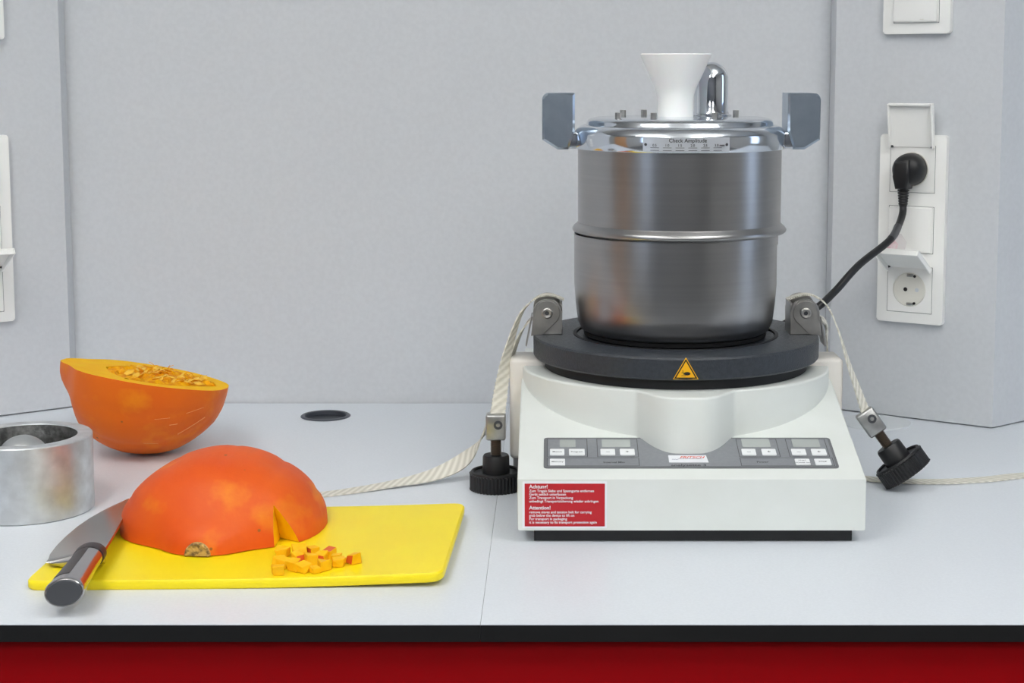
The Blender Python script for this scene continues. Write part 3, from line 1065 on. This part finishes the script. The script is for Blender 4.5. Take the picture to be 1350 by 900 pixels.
# torn tape with faded pink print left on the middle flap
tp = thing('tape_scrap', 'scrap of clear tape with pink print on the middle socket flap', 'tape', cR + dR * -.016 + Vector((-.5430, -.8397, 0)) * .0142 + Vector((0, 0, -.017)), angR)
bm = prism([(-.014, -.010), (.010, -.011), (.013, .002), (.006, .012), (-.010, .009)], 0, .0002, mx=Matrix.Rotation(PI / 2, 4, 'X'))
link('film', bm, 'tape', tp, local=True, smooth=None)
bm = prism([(-.012, -.008), (.000, -.009), (.003, -.001), (-.003, .005), (-.011, .001)], .0002, .0003, mx=Matrix.Rotation(PI / 2, 4, 'X'))
link('print', bm, 'pink', tp, local=True, smooth=None)
cR2 = cR.copy()
cR2.z = .4560 + .111
socket_panel('upper white socket panel at the top edge above the open grey wall on the right', cR2, angR, [(.0710, 'closed'), (0, 'closed'), (-.0710, 'closed')])
dL = Vector((.81918, .57354, 0)).normalized()
pL = Vector((-.5955, 1.9795, 0))
vL = (Vector((-1.32, 1.4325, 0)) - pL).normalized()
angL = math.atan2(-vL.y, -vL.x)
cL = pL + vL * .1090
cL.z = .2270
socket_panel('white socket panel cut by the left picture edge, on the left splayed panel', cL, angL, [(.0710, 'closed'), (0, 'closed'), (-.0710, 'out')])
cL2 = cL.copy()
cL2.z = .4500 + .111
socket_panel('upper white socket panel in the top left picture corner', cL2, angL, [(.0710, 'closed'), (0, 'closed'), (-.0710, 'closed')])

# power cord: angled plug in the upper socket, cable down to the back of the shaker
nR = Vector((-.54303, -.83971, 0))
plug_o = cR + Vector((0, 0, .0710)) + nR * .0112
cord = thing('power_cord', 'black power cord with angled plug running from the socket to the shaker', 'power cord', plug_o, angR)
rx = Matrix.Rotation(PI / 2, 4, 'X')
link('plug', lathe([(0, 0), (.0185, 0), (.0190, .001), (.0190, .010), (.0180, .016), (.0150, .021), (.0100, .0235), (0, .0240)], (0, 0, 0), 48, mx=rx), 'black_plastic', cord, local=True, smooth=40)
bm = bmesh.new()
gp = [(-.0125, .009), (.0060, .012), (.0065, -.006), (.0035, -.022), (-.0105, -.022), (-.0140, -.008)]
bm = prism(gp, .004, .0275, bev=.003, seg=2, mx=Matrix.Rotation(PI / 2, 4, 'X'))
gr = link('plug_grip', bm, 'black_plastic', cord, local=True, smooth=50)
for k in range(6):
    link('strain_relief_rib', lathe([(.0020, -.0011), (.0066 - .0003 * k, -.0011), (.0070 - .0003 * k, 0), (.0066 - .0003 * k, .0011), (.0020, .0011)], (-.0038, -.0155, -.0240 - .0031 * k), 24, closed=True), 'black_plastic', gr, local=True)
link('strain_relief', lathe([(0, -.0425), (.0046, -.0425), (.0054, -.020), (0, -.020)], (-.0038, -.0155, 0), 20), 'black_plastic', gr, local=True)
st_ = Matrix.Translation(plug_o) @ Matrix.Rotation(angR, 4, 'Z') @ Vector((-.0038, -.0155, -.0415))
path = [tuple(st_), (st_.x - .0012, st_.y - .004, st_.z - .009), (.3985, 1.876, .2360), (.3820, 1.846, .2215), (.3400, 1.804, .1985), (.3095, 1.780, .1720), (.2850, 1.760, .1560), (.2500, 1.790, .130), (.2200, 1.815, .090), (.200, 1.812, .062), (.200, 1.786, .055)]
link('cable', tube(path, .0042, n=12), 'black_plastic', cord, smooth=60)
sp_ = smooth_path(path, 12)
link('cable_marker', tube([tuple(sp_[i]) for i in range(25, 36, 2)], .0045, n=4), 'sleeve', cord, smooth=60)


# ------------------------------------------------------------------ cutting board
def board_z(x):
    q = max(0.0, (x + .27) / .18)
    return .0042 * q ** 1.6


BT = .0080
corners = [(-.4250, 1.2700), (-.0895, 1.2790), (-.0825, 1.4905), (-.4190, 1.4930)]


def board_outline(rad=.012, n=6):
    o = []
    m = 4
    for i in range(m):
        p = Vector(corners[i])
        a = (Vector(corners[i - 1]) - p).normalized()
        b = (Vector(corners[(i + 1) % m]) - p).normalized()
        for k in range(n + 1):
            t = k / n
            p0, p1, p2 = p + a * rad, p, p + b * rad
            o.append(p0 * (1 - t) ** 2 + p1 * 2 * t * (1 - t) + p2 * t * t)
    return o


bm = bmesh.new()
ol = board_outline()
NXB = 24
# ring layers for the rounded edge, then a grid of strips for the faces
lay = [(0.0016, 0.0), (0.0, .0016), (0.0, BT - .0016), (.0016, BT)]
cen = Vector((sum(c[0] for c in corners) / 4, sum(c[1] for c in corners) / 4))
rings = []
for ins, z in lay:
    r = []
    for p in ol:
        d = (cen - p).normalized()
        q = p + d * ins
        r.append(bm.verts.new((q.x, q.y, z)))
    rings.append(r)
for a, b in zip(rings, rings[1:]):
    for i in range(len(a)):
        j = (i + 1) % len(a)
        bm.faces.new((a[i], a[j], b[j], b[i]))
ft = bm.faces.new(rings[-1])
fb = bm.faces.new(rings[0][::-1])
bm.normal_update()
for k in range(1, NXB):
    x = -.42 + .335 * k / NXB
    g_ = list(bm.verts) + list(bm.edges) + list(bm.faces)
    bmesh.ops.bisect_plane(bm, geom=g_, plane_co=(x, 1.4, 0), plane_no=(1, 0, 0))
for v in bm.verts:
    v.co.z += board_z(v.co.x) + .0002
tag(link('cutting_board', bm, 'yellow', base=(cen.x, cen.y, 0), smooth=40), 'bright yellow plastic cutting board with rounded corners', 'cutting board')

# ------------------------------------------------------------------ pumpkins
PROF = [(0.0, .0105), (.012, .0180), (.03, .0240), (.06, .0310), (.10, .0385), (.13, .0490), (.17, .0620), (.23, .0740), (.30, .0815), (.38, .0860), (.48, .0882), (.58, .0870), (.68, .0825), (.77, .0745), (.85, .0635), (.91, .0520), (.955, .0400), (.985, .0250), (1.0, .0)]


def prof_r(t):
    for (a, ra), (b, rb) in zip(PROF, PROF[1:]):
        if a <= t <= b:
            q = (t - a) / (b - a)
            return ra + (rb - ra) * q
    return 0.0


def prof_s(t):
    return sum(prof_r(min(1, max(0, t + d))) for d in (-.02, -.01, 0, .01, .02)) / 5 if .03 < t < .95 else prof_r(t)


def half_pumpkin(O, ex, ey, ez, L, seed, flat=1.0, nT=56, nP=56, ribs=.018, neck=1.0, cav=(.27, .93), rmul=1.0, creases=((.45, .7), (1.05, .5), (1.62, .6), (2.17, 1.0), (2.72, .8))):
    """half body of revolution: stem at O, axis ex, cut plane spanned by ex, ey; body on the +ez side.
    face material 0 = skin, 1 = flesh"""
    bm = bmesh.new()
    ts = [0.5 - 0.5 * math.cos(PI * i / nT) for i in range(nT + 1)]

    def P(t, r, ph):
        g = sum(w_ * math.exp(-((ph - p_) / .045) ** 2) + .45 * w_ * math.exp(-((ph - p_) / .16) ** 2) for p_, w_ in creases)
        rr = r * (1 - ribs * g * min(1, t * 3.0))
        rr *= 1 + .028 * mnoise.noise(Vector((math.cos(ph) * 2 + seed, math.sin(ph) * 2, t * 4)))
        return O + ex * (t * L) + ey * (rr * math.cos(ph)) + ez * (rr * math.sin(ph) * flat)

    def cavr(t):
        a, b = cav
        if t <= a or t >= b:
            return 0.0
        q = (t - a) / (b - a)
        return min(.9, math.sin(PI * q) ** .6) * (prof_s(t) - .013) * rmul
    outer, inner = [], []
    for t in ts:
        r = prof_s(t) * rmul * (neck if t < .2 else 1)
        if r < 1e-6:
            outer.append([bm.verts.new(O + ex * (t * L))])
        else:
            outer.append([bm.verts.new(P(t, r, PI * k / nP)) for k in range(nP + 1)])
        c = max(0.0, cavr(t))
        if c < .002:
            inner.append([bm.verts.new(O + ex * (t * L))] if r > 1e-6 else outer[-1])
        else:
            inner.append([bm.verts.new(P(t, c, PI * k / nP)) for k in range(nP + 1)])

    def strip(a, b, mi, flip):
        for k in range(nP):
            q = [a[k] if len(a) > 1 else a[0], a[k + 1] if len(a) > 1 else a[0], b[k + 1] if len(b) > 1 else b[0], b[k] if len(b) > 1 else b[0]]
            u = []
            for v in q:
                if v not in u:
                    u.append(v)
            if len(u) < 3:
                continue
            try:
                f = bm.faces.new(u[::-1] if flip else u)
                f.material_index = mi
            except ValueError:
                pass
    for i in range(nT):
        strip(outer[i], outer[i + 1], 0, False)
        if not (len(inner[i]) == 1 and len(inner[i + 1]) == 1):
            strip(inner[i], inner[i + 1], 1, True)
        for e in (0, -1):
            q = [outer[i][e], outer[i + 1][e], inner[i + 1][e], inner[i][e]]
            u = []
            for v in q:
                if v not in u:
                    u.append(v)
            if len(u) >= 3:
                try:
                    f = bm.faces.new(u)
                    f.material_index = 1
                except ValueError:
                    pass
    half_pumpkin.at = lambda t, ph: P(t, prof_s(t) * rmul, ph)
    # stem end
    f = bm.faces.new(outer[0] + [inner[0][0]])
    f.material_index = 0
    return bm


# front half: cut face down on the board, stem towards the camera
oA = Vector((-.3000, 1.3360, BT + .0012))
exA = Vector((.06, .998, 0)).normalized()
eyA = Vector((-exA.y, exA.x, 0))
bmA = half_pumpkin(oA, exA, eyA, Vector((0, 0, 1)), .182, 2.2, flat=.77, rmul=1.03)
I_ = Vector((-.2385, 1.3900, .0040))
Lp = Vector((-.2397, 1.3441, .0080))
Rp = Vector((-.2000, 1.3645, .0080))
T_ = Vector((-.2410, 1.3720, .0400))
cut = bmesh.new()
cv = [cut.verts.new(I_ + (I_ - (Lp + Rp + T_) / 3) * .0)] + [cut.verts.new(I_ + (q - I_) * 2.6) for q in (Lp - Vector((0, 0, .004)), Rp - Vector((0, 0, .004)), T_)]
for f in ((0, 1, 2), (0, 2, 3), (0, 3, 1), (1, 3, 2)):
    cut.faces.new([cv[i] for i in f])
bmA, nm = boolean(bmA, cut, ['skinA', 'flesh'], ['flesh'])
pA = thing('pumpkin_half', 'red-orange pumpkin half lying cut side down on the yellow board, wedge missing', 'pumpkin', (oA.x, oA.y + .09, oA.z), group='pumpkin halves')
for f in bmA.faces:
    f.material_index = min(f.material_index, 1)
link('flesh_and_skin', bmA, ['skinA', 'flesh'], pA, smooth=50)
bm = bmesh.new()
# corky stem scar
rg = []
for j, (rr, dd) in enumerate(((.0, -.0022), (.004, -.0030), (.0075, -.0020), (.0100, -.0030), (.0112, -.0010), (.0112, .004))):
    rg.append([bm.verts.new(oA + exA * (dd + .0004 * math.sin(k * 2.3 + j)) + eyA * rr * math.cos(PI * k / 20) + Vector((0, 0, 1)) * (rr * math.sin(PI * k / 20) * 1.0 + .0002)) for k in range(21)] if rr else [bm.verts.new(oA + exA * dd)])
for a, b in zip(rg, rg[1:]):
    for k in range(20):
        if len(a) == 1:
            bm.faces.new((a[0], b[k], b[k + 1]))
        else:
            bm.faces.new((a[k], b[k], b[k + 1], a[k + 1]))
link('stem_scar', bm, 'stem', pA, smooth=60, label='corky brown stem scar')

# rear half: cut face up, stem end to the left
tb, ta = math.radians(10.2), math.radians(5.5)
exB = Vector((math.cos(tb), 0, -math.sin(tb)))
eyB = Vector((0, math.cos(ta), -math.sin(ta)))
eyB = (eyB - exB * eyB.dot(exB)).normalized()
nB = exB.cross(eyB)
oB = Vector((-.5320, 1.7450, .106))
LB = .1800
bmB = half_pumpkin(oB, exB, eyB, -nB, LB, .7, flat=1.0, rmul=.985, neck=1.02, ribs=.012)
dz = min(v.co.z for v in bmB.verts)
for v in bmB.verts:
    v.co.z -= dz - .0001
oB.z -= dz - .0001
low = min(bmB.verts, key=lambda v: v.co.z).co.copy()
pB = thing('pumpkin_half', 'orange pumpkin half standing cut side up with seeds showing, behind the metal ring', 'pumpkin', (low.x, low.y, 0), group='pumpkin halves')
link('flesh_and_skin', bmB, ['skinB', 'flesh'], pB, smooth=50)
# pale healed scratches and a corky patch on the skin
dzv = Vector((0, 0, 0.0001 - dz))
skin_at = half_pumpkin.at
for t0, t1, d0, d1, rr in ((.68, .76, .42, .41, .0002), (.76, .80, .53, .54, .0003), (.84, .92, .37, .33, .0002), (.62, .70, .84, .88, .00022), (.80, .93, .78, .63, .00028)):
    pts = [tuple(skin_at(t0 + (t1 - t0) * k / 5, PI - (d0 + (d1 - d0) * k / 5)) + dzv) for k in range(6)]
    link('scratch', tube(pts, rr, seg=6, n=4), 'scar', pB, smooth=60)
# pulp and seeds in the cavity
bm = bmesh.new()
nu, nv = 34, 26
grid = []
for i in range(nu + 1):
    t = .28 + (.92 - .28) * i / nu
    q = (t - .27) / .66
    c = min(.9, math.sin(PI * q) ** .6) * (prof_s(t) - .013) * .985
    row = []
    for j in range(nv + 1):
        v_ = -1 + 2 * j / nv
        p = oB + exB * (t * LB) + eyB * (c * v_)
        h = .0000 + .0050 * mnoise.noise(Vector((i * .35, j * .42, 1.7))) + .0030 * mnoise.noise(Vector((i * 1.1, j * 1.2, 4.0)))
        edge = max(abs(v_), abs(2 * q - 1))
        h -= .0015 * max(0, (edge - .85) / .15)
        row.append(bm.verts.new(p + nB * h))
    grid.append(row)
for i in range(nu):
    for j in range(nv):
        bm.faces.new((grid[i][j], grid[i + 1][j], grid[i + 1][j + 1], grid[i][j + 1]))
pulp = link('pulp', bm, 'pulp', pB, smooth=60)
seed_bm = lathe([(0, -.0012), (.0022, -.0010), (.0036, 0), (.0022, .0010), (0, .0012)], seg=10, mx=Matrix.Diagonal((1.0, 1.75, 1.0, 1)))
seed_me = None
for k in range(44):
    t = random.uniform(.42, .84)
    q = (t - .27) / .66
    c = min(.9, math.sin(PI * q) ** .6) * (prof_s(t) - .014)
    p = oB + exB * (t * LB) + eyB * (c * random.uniform(-.75, .75)) + nB * random.uniform(.0005, .0030)
    mx = Matrix.Translation(p - Vector(pB.location)) @ Matrix.Rotation(random.uniform(0, 6.3), 4, 'Z') @ Matrix.Rotation(random.uniform(-.7, .7), 4, 'X') @ Matrix.Rotation(random.uniform(-.5, .5), 4, 'Y')
    if seed_me is None:
        o = link('seed', seed_bm, 'seed', pB, local=True, smooth=60)
        seed_me = o.data
    else:
        o = bpy.data.objects.new('seed', seed_me)
        COL.objects.link(o)
        o.parent = pB
    o.matrix_local = mx
# loose fibres
bm = bmesh.new()
for k in range(46):
    t = random.uniform(.45, .86)
    q = (t - .27) / .66
    c = min(.9, math.sin(PI * q) ** .6) * (prof_s(t) - .014)
    p = oB + exB * (t * LB) + eyB * (c * random.uniform(-.85, .85)) + nB * .001
    d = Vector((random.uniform(-1, 1), random.uniform(-1, 1), random.uniform(0, .45))).normalized() * random.uniform(.004, .012)
    merge(bm, tube([tuple(p), tuple(p + d * .5 + Vector((0, 0, .0015))), tuple(p + d)], .00035, seg=5, n=3))
fo = link('fibres', bm, 'pulp', pB, smooth=60)
fo['kind'] = 'stuff'

# diced pumpkin
spots = [(-.2280, 1.3335, .0), (-.2146, 1.3340, .6), (-.2031, 1.3345, .2), (-.1885, 1.3269, .8), (-.2215, 1.3035, .4), (-.2013, 1.3120, .1), (-.2118, 1.2960, .9),
         (-.2030, 1.2915, .3), (-.1945, 1.2880, .7), (-.1870, 1.2965, .15), (-.1775, 1.3035, .5), (-.1660, 1.3110, .25), (-.2240, 1.2850, .55), (-.2270, 1.3150, .35), (-.1935, 1.3185, .45), (-.1728, 1.3140, .1),
         (-.2120, 1.3150, .75), (-.1800, 1.3155, .0)]
sizes = [.0090, .0105, .0088, .0090, .0088, .0098, .0090, .0086, .0064, .0095, .0085, .0088, .0080, .0080, .0080, .0042, .0088, .0075]
heap = 'small pumpkin cube in the diced heap on the yellow board'
special = {11: 'pumpkin cube lying farthest right, apart from the diced heap', 3: 'pumpkin cube with orange skin turned up, at the back right of the heap',
           15: 'tiny skin crumb between the diced heap and the rightmost cube', 8: 'small pumpkin cube with a skin edge at the front of the heap', 12: 'pumpkin cube at the front left end of the diced heap',
           0: 'pumpkin cube at the back left of the heap, nearest the wedge cut', 1: 'largest pumpkin cube of the heap, in its back row', 2: 'pumpkin cube in the back row, right of the largest cube',
           10: 'pumpkin cube at the right end of the main heap', 9: 'large pumpkin cube at the front right of the heap', 13: 'pumpkin cube on the left side of the heap, in front of the back row'}
for i, ((x, y, a), s) in enumerate(zip(spots, sizes)):
    s *= 1.04
    b = bmesh.new()
    h = s * random.uniform(.75, .95)
    add_box(b, -s / 2, s / 2, -s / 2, s / 2, 0, h)
    for v in b.verts:
        k = 1 if v.co.z > 0 else 0
        v.co.x += random.uniform(-.2, .2) * s
        v.co.y += random.uniform(-.2, .2) * s
        v.co.z += k * random.uniform(-.22, .22) * s
    b.faces.ensure_lookup_table()
    b.normal_update()
    skinf = {3: 1, 8: 2, 15: 5, 9: None}.get(i, random.choice([None, None, 3, 5, 4]))
    if i == 11:
        skinf = 4
    if skinf is not None:
        b.faces[skinf].material_index = 1
    bmesh.ops.bevel(b, geom=list(b.edges), offset=s * .05, segments=1, affect='EDGES')
    z = BT + board_z(x) + .0004 + max(0, board_z(x + .005) - board_z(x))
    bmesh.ops.transform(b, matrix=Matrix.Translation((x, y, z)) @ Matrix.Rotation(a * PI, 4, 'Z'), verts=b.verts)
    o = link('pumpkin_cube', b, ['cube', 'cubeskin'], base=(x, y, z), smooth=20)
    tag(o, special.get(i, heap), 'pumpkin cube', 'diced pumpkin cubes')

# ------------------------------------------------------------------ knife
kb = Vector((-.3728, 1.2035, .0205))
ka = (Vector((-.3800, 1.3030, .0212)) - kb).normalized()
kside = Vector((-1, 0, -.20))
kside = (kside - ka * kside.dot(ka)).normalized()
kn = kside.cross(ka)
if kn.z < 0:
    kn = -kn
KM = Matrix(((ka.x, kside.x, kn.x, kb.x), (ka.y, kside.y, kn.y, kb.y), (ka.z, kside.z, kn.z, kb.z), (0, 0, 0, 1)))
knife = thing('kitchen_knife', 'steel kitchen knife with oval metal handle, lying on the left edge of the board', 'knife', (-.3760, 1.29, .0085))
# blade: tapered from spine to edge
outl_e = [(.1085, .0375), (.125, .0400), (.150, .0400), (.175, .0378), (.200, .0338), (.222, .0275), (.240, .0195), (.253, .0115), (.262, .0040)]
outl_s = [(.1000, -.0115), (.125, -.0112), (.150, -.0105), (.175, -.0097), (.200, -.0085), (.222, -.0070), (.240, -.0052), (.253, -.0032), (.262, -.0012)]
bm = bmesh.new()
rows = []
for (ae, be), (as_, bs_) in zip(outl_e, outl_s):
    r = []
    for k in range(7):
        q = k / 6
        th = .0024 * (1 - q) ** .8 + .00012
        a_, b_ = as_ + (ae - as_) * q, bs_ + (be - bs_) * q
        r.append((bm.verts.new((a_, b_, th / 2)), bm.verts.new((a_, b_, -th / 2))))
    rows.append(r)
for r0, r1 in zip(rows, rows[1:]):
    for k in range(6):
        bm.faces.new((r0[k][0], r0[k + 1][0], r1[k + 1][0], r1[k][0]))
        bm.faces.new((r0[k][1], r1[k][1], r1[k + 1][1], r0[k + 1][1]))
    bm.faces.new((r0[0][0], r1[0][0], r1[0][1], r0[0][1]))
    bm.faces.new((r0[6][0], r0[6][1], r1[6][1], r1[6][0]))
for r in (rows[0], rows[-1]):
    for k in range(6):
        bm.faces.new((r[k][0], r[k][1], r[k + 1][1], r[k + 1][0]))
bmesh.ops.transform(bm, matrix=KM, verts=bm.verts)
link('blade', bm, 'blade', knife, smooth=30)
# forged heel: thick wedge from handle to heel
bm = bmesh.new()
rg = []
for k in range(9):
    q = k / 8
    b_ = -.008 + .0460 * q
    hw = .0062 * (1 - .45 * q * q) * math.sqrt(max(0.0, 1 - q ** 6)) + .0006
    a_c = .1040 + .0035 * q
    rg.append([bm.verts.new((a_c + .0055 * math.cos(2 * PI * m / 12), b_, hw * math.sin(2 * PI * m / 12) - hw * .75)) for m in range(12)])
for a, b in zip(rg, rg[1:]):
    for m in range(12):
        n_ = (m + 1) % 12
        bm.faces.new((a[m], a[n_], b[n_], b[m]))
bm.faces.new(rg[0])
bm.faces.new(rg[-1])
bmesh.ops.transform(bm, matrix=KM, verts=bm.verts)
link('heel', bm, 'blade', knife, smooth=60)
ov = Matrix.Rotation(PI / 2, 4, 'Y') @ Matrix.Diagonal((.74, 1.0, 1.0, 1))
HM = KM @ Matrix.Rotation(math.radians(0), 4, 'X')
hp = [(0, .0), (.0140, .0), (.0150, .0008), (.0154, .0026), (.0151, .0060), (.0140, .0300), (.0128, .0600), (.0124, .0850), (.0126, .0985), (0, .0985)]
hd = link('handle', lathe(hp, seg=48, mx=HM @ ov), 'handle', knife, smooth=40)
link('butt_cap', lathe([(0, -.0007), (.0128, -.0005), (.0136, .0004), (0, .0006)], seg=48, mx=HM @ ov), 'butt', hd)
link('bolster_ring', lathe([(.0100, .0860), (.0130, .0860), (.0132, .0880), (.0132, .0975), (.0128, .0990), (.0100, .0990)], seg=48, mx=HM @ ov, closed=True), 'handle_dark', hd)
# dark inlay along the upper left of the handle
bm = bmesh.new()
pr = []
for i in range(13):
    z_ = .014 + .075 * i / 12
    rr = [r for r in zip(hp[3:], hp[4:]) if r[0][1] <= z_ <= r[1][1]][0]
    q = (z_ - rr[0][1]) / (rr[1][1] - rr[0][1])
    R_h = rr[0][0] + (rr[1][0] - rr[0][0]) * q + .0003
    pr.append([bm.verts.new((z_, R_h * math.sin(math.radians(a)), .74 * R_h * math.cos(math.radians(a)))) for a in range(-14, 47, 6)])
for a, b in zip(pr, pr[1:]):
    for k in range(len(a) - 1):
        bm.faces.new((a[k], a[k + 1], b[k + 1], b[k]))
bmesh.ops.transform(bm, matrix=HM, verts=bm.verts)
link('handle_inlay', bm, 'handle_dark', hd, smooth=60)

# ------------------------------------------------------------------ metal ring vessel with ball
UX, UY, UR, UH = -.5005, 1.5160, .0612, .0718
cup = thing('metal_vessel', 'thick-walled cast aluminium cylinder, open at the top, beside the knife', 'metal vessel', (UX, UY, 0))
link('wall', lathe([(0, 0), (UR - .0015, 0), (UR, .0012), (UR, UH - .0010), (UR - .0010, UH), (UR - .0130, UH), (UR - .0138, UH - .0008), (UR - .0150, UH - .012), (UR - .0155, .022), (0, .020)], (UX, UY, 0), 96), 'alu_cup', cup, smooth=35)
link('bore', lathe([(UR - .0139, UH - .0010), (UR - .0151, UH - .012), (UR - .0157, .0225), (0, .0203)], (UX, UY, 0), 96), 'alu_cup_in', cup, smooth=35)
BR = .0250
bpos = (UX - .004, UY + .003, .0203 + BR + .0002)
bs = bmesh.new()
bmesh.ops.create_uvsphere(bs, u_segments=40, v_segments=24, radius=BR)
bmesh.ops.transform(bs, matrix=Matrix.Translation(bpos), verts=bs.verts)
tag(link('grinding_ball', bs, 'ball', base=(bpos[0], bpos[1], bpos[2] - BR), smooth=80), 'dull metal ball lying inside the aluminium cylinder', 'ball')
